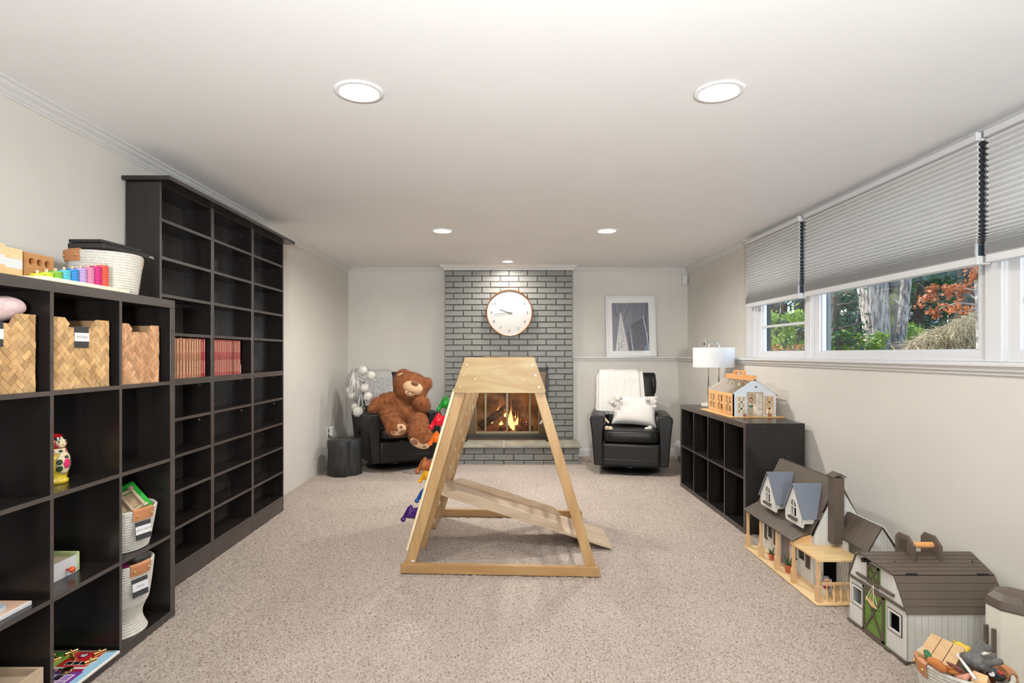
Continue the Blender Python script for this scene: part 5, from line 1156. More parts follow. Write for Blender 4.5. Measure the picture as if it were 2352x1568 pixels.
def pot(loc, r, h, label, leaves, lh, group, kind='snake'):
    t = thing('potted_plant', label, 'toy plant', loc, group=group)
    obj('pot', MB().lathe([(0, 0), (r * .72, 0), (r * .92, h * .75), (r * 1.04, h * .75), (r * 1.06, h), (r * .9, h), (r * .86, h * .85), (0, h * .85)], 24), M_terra, t, smooth='auto')
    rd = random.Random(int(loc[1] * 99))
    for k in range(leaves):
        a = 2 * PI * k / leaves * 2.4; l = lh * rd.uniform(.6, 1.05); s = .25 if kind == 'snake' else .7; b = Vector((math.cos(a) * r * .35, math.sin(a) * r * .35, h * .8)); dr = Vector((math.cos(a) * s, math.sin(a) * s, 1)).normalized()
        obj('leaf', MB().tube([b, b + dr * l * .5, b + dr * l], [r * .14, r * .2, r * .02], 5), M_leafd if kind != 'white' else mat('pale_leaf', (.45, .58, .52), .5), t)
    return t
# ---------------- greenhouse playhouse on the low shelf ----------------
gh = thing('toy_greenhouse', 'wooden toy greenhouse with open roof and carrying handle on the low shelf', 'toy house', (1.89, 4.55, .769))
Zb = .778; x0, x1, y0, y1, zw, zr, xr = 1.718, 2.040, 4.262, 4.79, .948, 1.056, 1.879
obj('base_board', MB().box(1.685, 2.098, 4.238, 4.880, .7695, Zb), M_or, gh, bev=.002, world=True)
def gable(y, holes, m, nm_):
    poly = [(x0, Zb), (x1, Zb), (x1, zw), (xr, zr), (x0, zw)]; q = MB()
    for pc in holes_poly(poly, x0, x1, holes): q.prism(pc, 'y', y, y + .008)
    return obj(nm_, q, m, gh, world=True)
M_pb = mat('pale_blue_paint', (.66, .72, .76), .45); M_cr = mat('cream_paint', (.75, .70, .6), .4)
gable(y0, [(1.750, 1.805, .800, .925), (1.834, 1.933, Zb - 1, .952), (1.962, 2.015, .800, .925)], M_pb, 'front_gable'); gable(y1 - .008, [], M_cr, 'back_gable')
wf = winframe(gh, y0, 1.743, 1.812, .790, .934, 2, 3, M_cr, .009, .007, 'y', -1, 'window_shutter', .012); winframe(gh, y0, 1.955, 2.022, .790, .934, 2, 3, M_tan, .009, .007, 'y', -1, 'window_shutter', .012)
df = MB().box(1.825, 1.834, y0 - .010, y0 + .008, Zb, .960).box(1.933, 1.942, y0 - .010, y0 + .008, Zb, .960).box(1.825, 1.942, y0 - .012, y0 + .008, .952, .962)
obj('door_frame', df, M_palewood, gh, world=True)
dp_ = MB(); 
def hx(mb, a, b, z0_, z1_, y, X): mb.box(a, b, y, y + .006, z0_, z1_, X)
X = T(1.932, y0 - .002, 0, 0, 0, 38)     # door swung a little open
dw = .070
for a in (-dw, -dw / 2 - .004, -.009): hx(dp_, a, a + .009, Zb + .002, .948, -.003, X)
for z in (Zb + .002, .830, .884, .936): hx(dp_, -dw + .009, -.009, z, z + .014, -.003, X)
dr_ = obj('door', dp_, M_cream if False else mat('door_cream', (.80, .76, .66), .45), gh, world=True)
obj('door_knob', MB().ball(X @ Vector((-dw + .006, -.008, .862)), .005), M_white, dr_, smooth=True, world=True)
obj('porch_light', MB().cyl((1.883, y0, 1.002), (1.889, y0 - .016, .999), .005), M_bsl, gh, world=True)
for (x, z) in ((x0 + .008, .80), (x0 + .008, .93), (x1 - .008, .80), (x1 - .008, .93)): obj('screw', MB().cyl((x, y0 + .001, z), (x, y0 - .001, z), .0028, n=10), M_metal, gh, world=True)
# left side wall with three shutters
q = MB(); hl = [(4.288 + i * .168, 4.398 + i * .168, .805, .925) for i in range(3)]
for pc in holes_poly([(y0, Zb), (y1, Zb), (y1, zw), (y0, zw)], y0, y1, hl): q.prism(pc, 'x', x0, x0 + .008)
obj('side_wall', q, M_or, gh, world=True)
for i in range(3): winframe(gh, x0, 4.275 + i * .168, 4.411 + i * .168, .792, .938, 2, 2, M_or, .014, .007, 'x', -1, 'window_shutter', .016)
obj('side_wall', MB().box(x1 - .008, x1, y0 + .008, y1 - .008, Zb, zw), M_cr, gh, world=True)
obj('floor_board', MB().box(x0 + .008, x1 - .008, y0 + .008, y1 - .008, Zb, Zb + .003), M_palewood, gh, world=True)
# right roof slope: rafters, glazing; ridge beam with handle
sl = Vector((x1 + .028 - xr, 0, zw - .022 - zr)); 
def rslope(y_a, y_b, t0, t1, off, th):
    n = Vector((-sl.z, 0, sl.x)).normalized(); P = [Vector((xr, 0, zr)) + sl * t0 + n * off, Vector((xr, 0, zr)) + sl * t1 + n * off, Vector((xr, 0, zr)) + sl * t1 + n * (off + th), Vector((xr, 0, zr)) + sl * t0 + n * (off + th)]
    return MB().prism([(p.x, p.z) for p in P], 'y', y_a, y_b)
for i in range(5): ya = y0 - .012 + i * (y1 - y0 + .010) / 4; obj('rafter', rslope(ya, ya + .014, .02, 1, .001, .008), M_or if i else M_cr, gh, world=True)
obj('eave_rail', rslope(y0 - .012, y1 + .012, .94, 1, .009, .006), M_or, gh, world=True)
obj('roof_glazing', rslope(y0 - .010, y1 + .010, .03, .97, .005, .0015), glassmat('acrylic', (.93, .95, .96)), gh, world=True)
rb = MB(); P = [(4.262, 1.046), (4.788, 1.046), (4.788, 1.084), (4.625, 1.084), (4.625, 1.108), (4.612, 1.118), (4.462, 1.118), (4.449, 1.108), (4.449, 1.084), (4.262, 1.084)]
for pc in holes_poly(P, 4.262, 4.788, [(4.468, 4.606, 1.078, 1.106)]): rb.prism(pc, 'x', xr - .014, xr + .014)
obj('ridge_beam_handle', rb, wood('orange_handle', (.78, .38, .14), (.72, .33, .11), 'y', 1, .45), gh, world=True)
for y in (4.32, 4.50, 4.68):
    pn = obj('pendant_lamp', MB().lathe([(.019, 0), (.017, .008), (.008, .018), (.004, .024), (.004, .050), (0, .050)], 16, T(xr - .012, y, .997)), mat('pendant_sage', (.36, .33, .22), .35), gh, smooth='auto', world=True)
# contents: shelves with jars, doll
cnt = thing('toy_shopkeeper', 'little peg doll with brown hair and green striped shirt inside the toy greenhouse door', 'doll', (1.884, 4.34, Zb + .003))
obj('body', MB().lathe([(0, 0), (.013, 0), (.015, .05), (.016, .075), (.011, .092), (.004, .098), (0, .098)], 18, T(1.884, 4.34, Zb + .003)), mat('striped_shirt', (.48, .45, .36), .6), cnt, smooth=True, world=True)
obj('stripe', MB().lathe([(.0158, .060), (.0168, .066), (.0165, .074), (.0158, .060)], 18, T(1.884, 4.34, Zb + .003)), mat('dark_green', (.02, .14, .05), .6), cnt, smooth=True, world=True)
obj('head', MB().ball((1.884, 4.338, Zb + .116), .016, 16, 12), mat('peg_skin', (.62, .36, .22), .5), cnt, smooth=True, world=True); obj('hair', MB().sup((1.884, 4.342, Zb + .120), (.0175, .0168, .017), 1, 1), mat('brown_hair', (.16, .05, .02), .6), cnt, smooth=True, world=True)
tr = thing('toy_plant_rack', 'small wooden tiered rack inside the toy greenhouse', 'toy furniture', (1.78, 4.45, Zb + .003))
for k in range(3): obj('rack_shelf', MB().box(1.738, 1.785, 4.30, 4.60, Zb + .028 + k * .045, Zb + .032 + k * .045), M_toywood, tr, world=True)
for y in (4.302, 4.596): obj('rack_side', MB().box(1.738, 1.785, y - .003, y + .003, Zb + .003, Zb + .140), M_toywood, tr, world=True)
rd = random.Random(4); jc = [('red', (.60, .02, .02)), ('yellow', (.80, .60, .03)), ('brown', (.25, .09, .03)), ('green', (.03, .20, .05)), ('white', (.75, .75, .70)), ('orange', (.75, .22, .03))]
pl_ = ['near the front gable', 'second from the front gable', 'in the middle', 'second from the back gable', 'near the back gable']
for k in range(3):
    for i in range(5):
        y = 4.325 + i * .062; n_, c = jc[(i * 2 + k * 3) % 6]; z = Zb + .0325 + k * .045
        j = thing('toy_jar', n_ + ' toy jar on the %s tier of the greenhouse rack, %s' % (['lowest', 'middle', 'top'][k], pl_[i]), 'toy jar', (1.762, y, z), group='jars on the greenhouse rack')
        obj('jar', MB().lathe([(0, 0), (.010, 0), (.011, .004), (.010, .020), (.007, .024), (0, .024)], 12), mat('jar_' + n_, c, .35), j, smooth='auto'); obj('lid', MB().lathe([(0, .024), (.008, .024), (.008, .029), (0, .029)], 12), M_cr, j)
pot((1.800, 4.246, Zb), .012, .020, 'silvery succulent in a terracotta pot left of the toy greenhouse door', 9, .022, 'potted plants in front of the toy greenhouse', 'white')
pot((1.987, 4.246, Zb), .012, .020, 'sprig in a terracotta pot right of the toy greenhouse door', 5, .020, 'potted plants in front of the toy greenhouse', 'snake')

# ---------------- cottage dollhouse on the floor ----------------
ct = thing('dollhouse_cottage', 'white dollhouse cottage with brown roof, two blue dormers and a wooden porch', 'dollhouse', (1.75, 3.3, 0))
zd = .012
obj('porch_deck', MB().prism([(1.542, 2.80), (1.99, 2.80), (1.99, 3.66), (1.548, 3.66)], 'z', .002, zd), wood('deck_pine', (.84, .62, .34), (.76, .52, .26), 'y', .6, .5), ct, bev=.002, world=True)
ridge = (1.782, .572)
win = [(3.105, 3.185, .105, .185), (3.295, 3.365, zd - 1, .20), (3.475, 3.545, .105, .185)]
planks('front_wall', [(3.03, zd), (3.63, zd), (3.63, .27), (3.03, .27)], 'x', 1.65, 1.658, .031, M_tw, ct, holes=win)
gp = [(1.65, zd), (1.95, zd), (1.95, .27), (ridge[0], .555), (1.66, .30), (1.65, .27)]
planks('gable_wall', gp, 'y', 3.022, 3.030, .034, M_tw, ct, holes=[(1.70, 1.80, zd - 1, .21)])
planks('gable_wall', gp, 'y', 3.622, 3.630, .034, M_tw, ct)
obj('back_wall', MB().box(1.94, 1.95, 3.03, 3.622, zd, .27), M_tw, ct, world=True)
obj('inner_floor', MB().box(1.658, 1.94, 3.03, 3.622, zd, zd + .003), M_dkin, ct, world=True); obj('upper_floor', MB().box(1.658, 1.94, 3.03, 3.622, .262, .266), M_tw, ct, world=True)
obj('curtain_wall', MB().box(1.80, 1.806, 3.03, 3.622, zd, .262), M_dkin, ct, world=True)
def slope_planks(xa, za, xb, zb, ya, yb, pitch, th, nm_='roof_slope', m=M_tb, par=None, along='y'):
    """roof slope between (xa,za) low and (xb,zb) high, boards running up the slope"""
    par = par or ct; n = round((yb - ya) / pitch); w = (yb - ya) / n; nx, nz = -(zb - za), (xb - xa); l = math.hypot(nx, nz); nx, nz = nx / l * th, nz / l * th
    for i in range(n):
        obj('roof_plank', MB().prism([(xa, za), (xb, zb), (xb + nx, zb + nz), (xa + nx, za + nz)], 'y', ya + i * w + .0005, ya + (i + 1) * w - .0005), m, par, world=True)
    obj('roof_underlay', MB().prism([(xa, za), (xb, zb), (xb + nx * .7, zb + nz * .7), (xa + nx * .7, za + nz * .7)], 'y', ya + .001, yb - .001), mat('groove_brown', (.035, .028, .02), .7), par, world=True)
slope_planks(1.637, .288, ridge[0], ridge[1], 3.022, 3.655, .037, .008)
slope_planks(1.925, .288, ridge[0], ridge[1], 3.022, 3.655, .61, -.008)
slope_planks(1.545, .238, 1.640, .288, 3.040, 3.665, .037, .008)
pf = MB().prism([(1.55, .225), (1.65, .225), (1.65, .275), (1.60, .262), (1.55, .236)], 'y', 3.05, 3.058); obj('porch_gusset', pf, M_toywood, ct, world=True)
for y in (3.635, 3.45, 3.245, 3.060):
    p = obj('porch_post', MB().box(1.553, 1.568, y - .0075, y + .0075, .09, .236), M_tan, ct, bev=.001, world=True); obj('post_base', MB().prism([(1.549, zd), (1.572, zd), (1.572, .082), (1.568, .092), (1.553, .092), (1.549, .082)], 'y', y - .0115, y + .0115), M_tan, p, world=True)
# dormers
for yc, nm_ in ((3.437, 'far'), (3.132, 'near')):
    h = .104 if nm_ == 'far' else .096; xf = 1.598
    poly = [(yc - h, .335), (yc - h * .93, .312), (yc + h * .93, .312), (yc + h, .335), (yc + h, .37), (yc, .525), (yc - h, .37)]
    q = MB(); a = .030; wz0, wz1 = .352, .415
    arch = [(yc - a, wz0), (yc + a, wz0)] + [(yc + a * math.cos(R(k * 15)), wz1 + a * math.sin(R(k * 15))) for k in range(0, 13)]
    for pc in holes_poly(poly, yc - h, yc + h, [(yc - a, yc + a, wz0, wz1)]): q.prism(pc, 'x', xf, xf + .008)
    dd = obj('dormer_wall', q, M_tw, ct, world=True)
    obj('dormer_side', MB().prism([(xf, .335), (xf, .37), (1.70, .37), (1.66, .335)], 'y', yc - h + .004, yc - h + .008), M_tw, ct, world=True)
    obj('arch_pane', MB().prism([(y, z) for y, z in arch if z >= wz1 - .001], 'x', xf - .0008, xf), mat('shadowed_pane', (.16, .15, .14), .3), dd, world=True)
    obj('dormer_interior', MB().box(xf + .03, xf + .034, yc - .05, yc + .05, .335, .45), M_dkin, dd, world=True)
    fr_ = MB()
    for k in range(12):
        a0, a1 = R(k * 15), R(k * 15 + 15); fr_.prism([(yc + r_ * math.cos(t_), wz1 + r_ * math.sin(t_)) for r_, t_ in ((a, a0), (a + .006, a0), (a + .006, a1), (a, a1))], 'x', xf - .003, xf + .001)
    fr_.box(xf - .003, xf + .001, yc - a - .006, yc - a, wz0, wz1).box(xf - .003, xf + .001, yc + a, yc + a + .006, wz0, wz1).box(xf - .003, xf + .002, yc - .002, yc + .002, wz0, wz1 + a).box(xf - .003, xf + .002, yc - a, yc + a, wz1 - .012, wz1 - .007)
    obj('arched_frame', fr_, M_tw, dd, world=True); obj('window_box', MB().box(xf - .014, xf, yc - .042, yc + .042, wz0 - .016, wz0 - .002), M_tb, dd, bev=.001, world=True)
    for s in (-1, 1):
        # blue roof sheet from ridge down to the eave
        A = [(xf - .008, yc, .530), (xf - .008, yc + s * (h + .010), .362), (1.664, yc + s * (h + .010), .362), (1.752, yc, .530)]
        n = Vector((0, s * .168, h)).normalized() * .006
        q = MB().add([Vector(v) for v in A] + [Vector(v) + n for v in A], [(0, 1, 2, 3), (7, 6, 5, 4), (0, 4, 5, 1), (1, 5, 6, 2), (2, 6, 7, 3), (3, 7, 4, 0)])
        rr = obj('dormer_roof', q, M_bsl, ct, world=True, label='slate blue dormer roof sheet')
    obj('screw', MB().ball((1.67, yc - .062, .438), .0025, 8, 6), M_black, ct, world=True)
# front windows with shutters, door
for (a, b) in ((3.105, 3.185), (3.475, 3.545)):
    winframe(ct, 1.65, a - .006, b + .006, .099, .191, 1, 1, M_tw, .009, .007); 
    for (c, d) in ((a - .044, a - .010), (b + .010, b + .044)): sh_ = obj('shutter', MB().box(1.643, 1.65, c, d, .085, .200), M_tb, ct, world=True); obj('shutter_panel', MB().box(1.6415, 1.643, c + .007, d - .007, .095, .190), mat('toy_brown_dark', (.07, .052, .04), .4), sh_, world=True)
    obj('pane', MB().box(1.652, 1.653, a, b, .105, .185), glassmat('toy_pane', (.9, .9, .9)), ct, world=True)
obj('door_leaf', MB().box(1.645, 1.651, 3.297, 3.363, zd, .198), M_bsl, ct, world=True)
for y in (3.292, 3.364): obj('door_jamb', MB().box(1.642, 1.652, y - .004, y + .004, zd, .205), M_terra if False else mat('reddish_jamb', (.45, .22, .13), .5), ct, world=True)
obj('door_knob', MB().ball((1.640, 3.305, .10), .004), M_white, ct, smooth=True, world=True)
# chimney
chm = obj('chimney', MB().box(1.722, 1.778, 2.965, 3.020, .25, .60), M_tb, ct, bev=.001, world=True)
obj('chimney_cap', MB().prism([(1.716, .600), (1.75, .618), (1.784, .600), (1.784, .606), (1.75, .625), (1.716, .606)], 'y', 2.955, 3.024), M_tb, chm, world=True)
# side wing
planks('wing_gable', [(1.76, zd), (1.96, zd), (1.96, .28), (1.905, .288), (1.834, .40), (1.766, .29)], 'y', 2.752, 2.760, .034, M_tw, ct, holes=[])
slope_planks(1.764, .285, 1.834, .405, 2.745, 3.02, .045, .008)
slope_planks(1.955, .235, 1.836, .405, 2.745, 3.02, .28, -.008, m=M_tw)
obj('wing_side', MB().box(1.768, 1.774, 2.92, 3.02, zd, .275), M_tw, ct, world=True)
# pergola
for i in range(13): y = 2.815 + i * .0205; obj('pergola_slat', MB().box(1.550, 1.775, y, y + .0115, .2262, .2292), wood('pergola_pine', (.86, .64, .34), (.78, .54, .26), 'x', 1, .45), ct, world=True)
for x in (1.552, 1.765): obj('pergola_rail', MB().box(x, x + .008, 2.812, 3.080, .218, .226), M_toywood, ct, world=True)
obj('pergola_beam', MB().box(1.550, 1.776, 2.810, 2.818, .216, .227), wood('pergola_pine', (.86, .64, .34), (.78, .54, .26), 'x', 1, .45), ct, world=True)
for x in (1.556, 1.735):
    p = obj('porch_post', MB().box(x, x + .015, 2.818, 2.833, .09, .218), M_tan, ct, world=True); obj('post_base', MB().box(x - .004, x + .019, 2.814, 2.837, zd, .092), M_tan, p, bev=.002, world=True)
obj('railing', MB().box(1.579, 1.733, 2.819, 2.831, .095, .108), M_tan, ct, bev=.001, world=True)
for k in range(4):
    x = 1.606 + k * .036; obj('baluster', MB().lathe([(0, 0), (.006, 0), (.006, .006), (.003, .010), (.0075, .042), (.003, .072), (.0055, .078), (.0055, .083), (0, .083)], 14, T(x, 2.825, zd)), M_toywood, ct, smooth=True, world=True)
# patio things: rocking chairs, little doll
def rocker(x, y, rz, lab):
    t = thing('toy_rocking_chair', lab, 'toy chair', (x, y, zd), rz, 'white toy rocking chairs on the dollhouse patio')
    for s in (-1, 1):
        obj('rocker', MB().prism([(-.034, .012), (-.02, .003), (0, 0), (.02, .003), (.036, .014), (.034, .017), (.02, .008), (0, .005), (-.02, .008), (-.034, .016)], 'x', s * .019 - .002, s * .019 + .002), M_tw, t)
        obj('side', MB().box(s * .019 - .002, s * .019 + .002, -.02, .018, .004, .045), M_tw, t)
    obj('seat', MB().box(-.017, .017, -.022, .018, .024, .028), M_tw, t); obj('backrest', MB().box(-.017, .017, -.002, .002, 0, .055, T(0, .018, .026, -14)), M_tw, t)
rocker(1.645, 2.905, 25, 'white toy rocking chair with the grey-haired doll on the dollhouse patio'); rocker(1.70, 2.985, 60, 'empty white toy rocking chair behind the doll on the patio')
d = thing('patio_doll', 'small grey-haired doll in a red shirt seated on the dollhouse patio', 'doll', (1.646, 2.90, zd + .03))
obj('body', MB().sup((1.646, 2.90, zd + .050), (.013, .011, .022), 1, 1), mat('red_shirt', (.40, .02, .03), .6), d, smooth=True, world=True); obj('head', MB().ball((1.646, 2.895, zd + .082), .014, 14, 10), mat('peg_skin', (.62, .36, .22), .5), d, smooth=True, world=True)
obj('hair', MB().sup((1.647, 2.899, zd + .086), (.0155, .015, .0145), 1, 1), mat('grey_hair', (.16, .17, .19), .7), d, smooth=True, world=True)
obj('arms', MB().tube([(1.634, 2.90, zd + .06), (1.628, 2.888, zd + .045), (1.636, 2.88, zd + .04)], .004, 6), mat('red_shirt', (.40, .02, .03), .6), d, smooth=True, world=True)
pot((1.600, 3.400, zd), .016, .038, 'aloe plant in a terracotta pot on the far part of the dollhouse porch', 6, .050, 'potted plants on the dollhouse porch')
pot((1.605, 3.205, zd), .021, .044, 'tall snake plant in a terracotta pot at the near part of the dollhouse porch', 6, .075, 'potted plants on the dollhouse porch')

# ---------------- toy barn ----------------
bn = thing('toy_barn', 'white toy barn with brown gambrel roof, green crossed doors and a carrying handle', 'toy barn', (1.82, 2.47, 0))
bx0, bx1, by0, by1 = 1.617, 2.025, 2.280, 2.655; yc = 2.4675
face = [(by0, .010), (by1, .010), (by1, .215), (2.603, .327), (yc + .006, .378), (yc - .006, .378), (2.352, .327), (by0, .207)]
hol = [(2.558, 2.630, .103, .180), (2.311, 2.382, .100, .177)]
planks('front', face, 'x', bx0, bx0 + .009, .028, M_tw, bn, holes=hol, gap=.0007)
planks('near_side', [(bx0 + .009, .010), (bx1, .010), (bx1, .205), (bx0 + .009, .205)], 'y', by0, by0 + .008, .0265, M_tw, bn)
obj('far_side', MB().box(bx0 + .009, bx1, by1 - .008, by1, .010, .21), M_tw, bn, world=True)
obj('back_wall', MB().prism(face, 'x', bx1 - .008, bx1), M_tw, bn, world=True)
obj('base_rail', MB().box(bx0 - .010, bx0, by0 - .006, by1 + .006, .002, .014), M_tb, bn, bev=.002, world=True); obj('floor_board', MB().box(bx0, bx1, by0, by1, .002, .010), M_tb, bn, world=True)
obj('stall_wall', MB().box(bx0 + .05, bx0 + .056, by0 + .01, by1 - .01, .010, .205), M_dkin, bn, world=True)
# windows
for (a, b, c, e) in hol:
    winframe(bn, bx0, a - .008, b + .008, c - .008, e + .008, 1, 1, M_tb, .003, .003); winframe(bn, bx0 + .002, a - .004, b + .004, c - .004, e + .004, 1, 1, M_tw, .008, .006)
# rails
for (a, b, z, xx) in ((2.347, 2.594, .247, .012), (2.281, 2.653, .218, .010)): obj('front_rail', MB().box(bx0 - xx, bx0, a, b, z - .0055, z + .0055), M_tb, bn, bev=.002, world=True)
# doors
def xdoor(a, b, c, e, w, nm_):
    q = MB().box(bx0 - .008, bx0 - .003, a, a + w, c, e).box(bx0 - .008, bx0 - .003, b - w, b, c, e).box(bx0 - .008, bx0 - .003, a, b, c, c + w).box(bx0 - .008, bx0 - .003, a, b, e - w, e)
    for s in (0, 1):
        p0, p1 = ((a + w, c + w), (b - w, e - w)) if s else ((b - w, c + w), (a + w, e - w)); v = Vector((p1[0] - p0[0], p1[1] - p0[1])).normalized(); n = Vector((-v.y, v.x)) * w * .45
        q.prism([(p0[0] - n.x, p0[1] - n.y), (p1[0] - n.x, p1[1] - n.y), (p1[0] + n.x, p1[1] + n.y), (p0[0] + n.x, p0[1] + n.y)], 'x', bx0 - .0075 - .0004 * s, bx0 - .003)
    d = obj(nm_, q, M_tb, bn, world=True); k = 0; n = max(3, round((e - c) / .026)); hh = (e - c) / n
    for i in range(n): obj('door_board', MB().box(bx0 - .004, bx0 - .0002, a - (.004 if nm_ == 'barn_door' else .003), b, c + i * hh + .0006, c + (i + 1) * hh - .0006), M_tg, d, world=True)
xdoor(2.407, 2.548, .014, .214, .011, 'barn_door'); xdoor(2.440, 2.518, .236, .322, .009, 'loft_door')
# roofs
def xroof(pa, pb, xa, xb, n, th, m=M_tb):
    d = Vector((pb[0] - pa[0], pb[1] - pa[1])); l = d.length; nn = Vector((-d.y, d.x)).normalized() * th
    if nn.y < 0: nn = -nn
    for i in range(n):
        a = Vector(pa) + d * (i / n + .0015 / l * .5); b = Vector(pa) + d * ((i + 1) / n - .0015 / l * .5)
        obj('roof_plank', MB().prism([tuple(a), tuple(b), tuple(b + nn), tuple(a + nn)], 'x', xa(a) if callable(xa) else xa, xb), m, bn, world=True)
    a, b = Vector(pa) + d * .01, Vector(pa) + d * .99; obj('roof_underlay', MB().prism([tuple(a), tuple(b), tuple(b + nn * .65), tuple(a + nn * .65)], 'x', (xa(a) if callable(xa) else xa) + .002, xb - .002), mat('groove_brown', (.035, .028, .02), .7), bn, world=True)
hood = lambda p: bx0 - .006 - .070 * max(0, (p.y - .327) / .053)
xroof((by0 - .006, .200), (2.352, .327), bx0 - .004, bx1 + .006, 5, .007)
xroof((by1 + .006, .207), (2.603, .327), bx0 - .004, bx1 + .006, 5, .007)
for (pk, rg) in (((2.350, .327), (yc, .381)), ((2.605, .327), (yc, .381))):
    n = 6; d = Vector((rg[0] - pk[0], rg[1] - pk[1])); nn = Vector((-d.y, d.x)).normalized() * .007
    if nn.y < 0: nn = -nn
    for i in range(n):
        a = Vector(pk) + d * (i / n + .008); b = Vector(pk) + d * ((i + 1) / n - .008); xa, xb_ = hood(a), hood(b)
        vs = [(xa, a.x, a.y), (bx1 + .006, a.x, a.y), (bx1 + .006, b.x, b.y), (xb_, b.x, b.y)]; vs += [(x, y + nn.x, z + nn.y) for x, y, z in vs]
        obj('roof_plank', MB().add(vs, [(0, 1, 2, 3), (7, 6, 5, 4), (0, 4, 5, 1), (1, 5, 6, 2), (2, 6, 7, 3), (3, 7, 4, 0)]), M_tb, bn, world=True)
    vs = [(hood(Vector(pk)) + .002, pk[0], pk[1]), (bx1 + .004, pk[0], pk[1]), (bx1 + .004, rg[0], rg[1]), (hood(Vector(rg)) + .002, rg[0], rg[1])]; vs += [(x, y + nn.x * .6, z + nn.y * .6) for x, y, z in vs]
    obj('roof_underlay', MB().add(vs, [(0, 1, 2, 3), (7, 6, 5, 4), (0, 4, 5, 1), (1, 5, 6, 2), (2, 6, 7, 3), (3, 7, 4, 0)]), mat('groove_brown', (.035, .028, .02), .7), bn, world=True)
for x in (1.665, 1.985): obj('hinge', MB().box(x - .025 if x > 1.8 else x, x + .02 if x > 1.8 else x + .045, 2.344, 2.354, .330, .339), M_black, bn, bev=.001, world=True)
for (x, y) in ((1.66, 2.41), (1.99, 2.41)): obj('screw', MB().ball((x, y, .3655), .0032, 8, 6), M_black, bn, world=True)
for x in (1.739, 1.853):
    P = [(2.41, .345), (2.525, .345), (2.525, .440), (2.505, .462), (2.45, .462), (2.41, .428)]
    bq = MB(); 
    br = obj('handle_bracket', MB().prism(P, 'x', x, x + .012), M_tb, bn, bev=.002, world=True)
    if x < 1.8:
        for k in range(7): obj('louvre', MB().box(x - .0008, x, 2.45, 2.50, .395 + k * .007, .3975 + k * .007), M_black, br, world=True)
obj('handle_dowel', MB().cyl((1.751, 2.455, .421), (1.853, 2.455, .421), .0125, n=20), wood('orange_handle', (.78, .38, .14), (.72, .33, .11), 'y', 1, .45), bn, smooth='auto', world=True)
obj('hay_hoist', MB().cyl((1.560, yc + .006, .349), (1.616, yc + .006, .349), .010, n=18), M_black, bn, smooth='auto', world=True)
sw = thing('toy_swing_bench', 'small wooden swing seat hanging by string from the barn loft rail', 'toy swing', (1.585, 2.44, .19))
obj('seat', MB().box(-.012, .012, -.036, .036, 0, .004, T(1.586, 2.452, .170, 12, 28, -8)), M_toywood, sw, world=True)
for y in (2.425, 2.478):
    obj('string', MB().tube([(1.594, y, .172), (1.597, 2.457, .222), (1.600, 2.458, .245), (1.578, y, .172)], .0013, 5), mat('string', (.70, .62, .45), .9), sw, world=True)
# silo
si = thing('toy_silo', 'octagonal white toy silo with a brown domed cap beside the barn', 'toy silo', (1.915, 2.128, 0))
def octr(r, z, rot=22.5): return [(1.915 + r * math.cos(R(rot + 45 * k)), 2.128 + r * math.sin(R(rot + 45 * k)), z) for k in range(8)]
obj('tower', loft([octr(.0868, .002), octr(.0868, .300)]), mat('toy_cream_paint', (.72, .70, .60), .45), si, world=True)
obj('cap', loft([octr(.090, .298), octr(.090, .306), octr(.083, .332), octr(.062, .352), octr(.030, .360)]), M_tb, si, bev=.004, seg=2, world=True)
for y in (2.118, 2.152): obj('ladder_rail', MB().box(1.822, 1.836, y - .005, y + .005, .002, .222), M_tb, si, bev=.002, world=True)

# ---------------- toy basket in the corner ----------------
tbk = coil_basket('rope_basket', 'round rope basket full of toys beside the barn in the bottom right corner', 'basket', (1.553, 1.915), .002, lambda t: .108 + .022 * t, 165, .198, None, group='rope basket of toys on the carpet', hw=.042)
bc2 = Vector((1.553, 1.915, .2))
def P2(u, v, z): Y = (1.25 - z) * 1300 / (v - 812); return Vector(((u - 1160) * Y / 1300, Y, z))
t = thing('wood_block_stack', 'stack of flat pine building planks lying on top of the toy basket', 'blocks', tuple(P2(2165, 1510, .21)))
X = Matrix.Translation(P2(2162, 1503, .212)) @ Euler((R(14), R(8), R(-52))).to_matrix().to_4x4() @ Matrix.Scale(1.4, 4)
k = 0
for lv in range(4):
    for c in range(3):
        a = -.036 + c * .024; obj('building_plank', MB().box(a + .0008, a + .0232, -.045, .045, -.016 + lv * .0075, -.0092 + lv * .0075, X), wood('block_pine', (.60, .40, .21), (.50, .31, .15), 'y', 1, .5), t, world=True)
def critter(name, label, pts_r, m, extra=(), vox=.003):
    p0 = pts_r[0][0][0]; t = thing(name, label, 'toy animal', tuple(p0)); mb = MB()
    for pts, rr in pts_r: mb.tube(pts, rr, 10); [mb.ball(p, r_, 10, 8) for p, r_ in zip(pts, rr if isinstance(rr, (list, tuple)) else [rr] * len(pts))]
    b = obj('body', mb, m, t, smooth=True, world=True); q = b.modifiers.new('r', 'REMESH'); q.mode = 'VOXEL'; q.voxel_size = vox; q.use_smooth_shade = True
    for nm_, mb_, mm in extra: obj(nm_, mb_, mm, t, smooth=True, world=True)
    return t
M_ele = mat('grey_rubber', (.13, .125, .12), .6, var=.3, vs=40, bump=.7, bs=90, bd=.002)
A = lambda u, v, Y: at(u, v, Y)
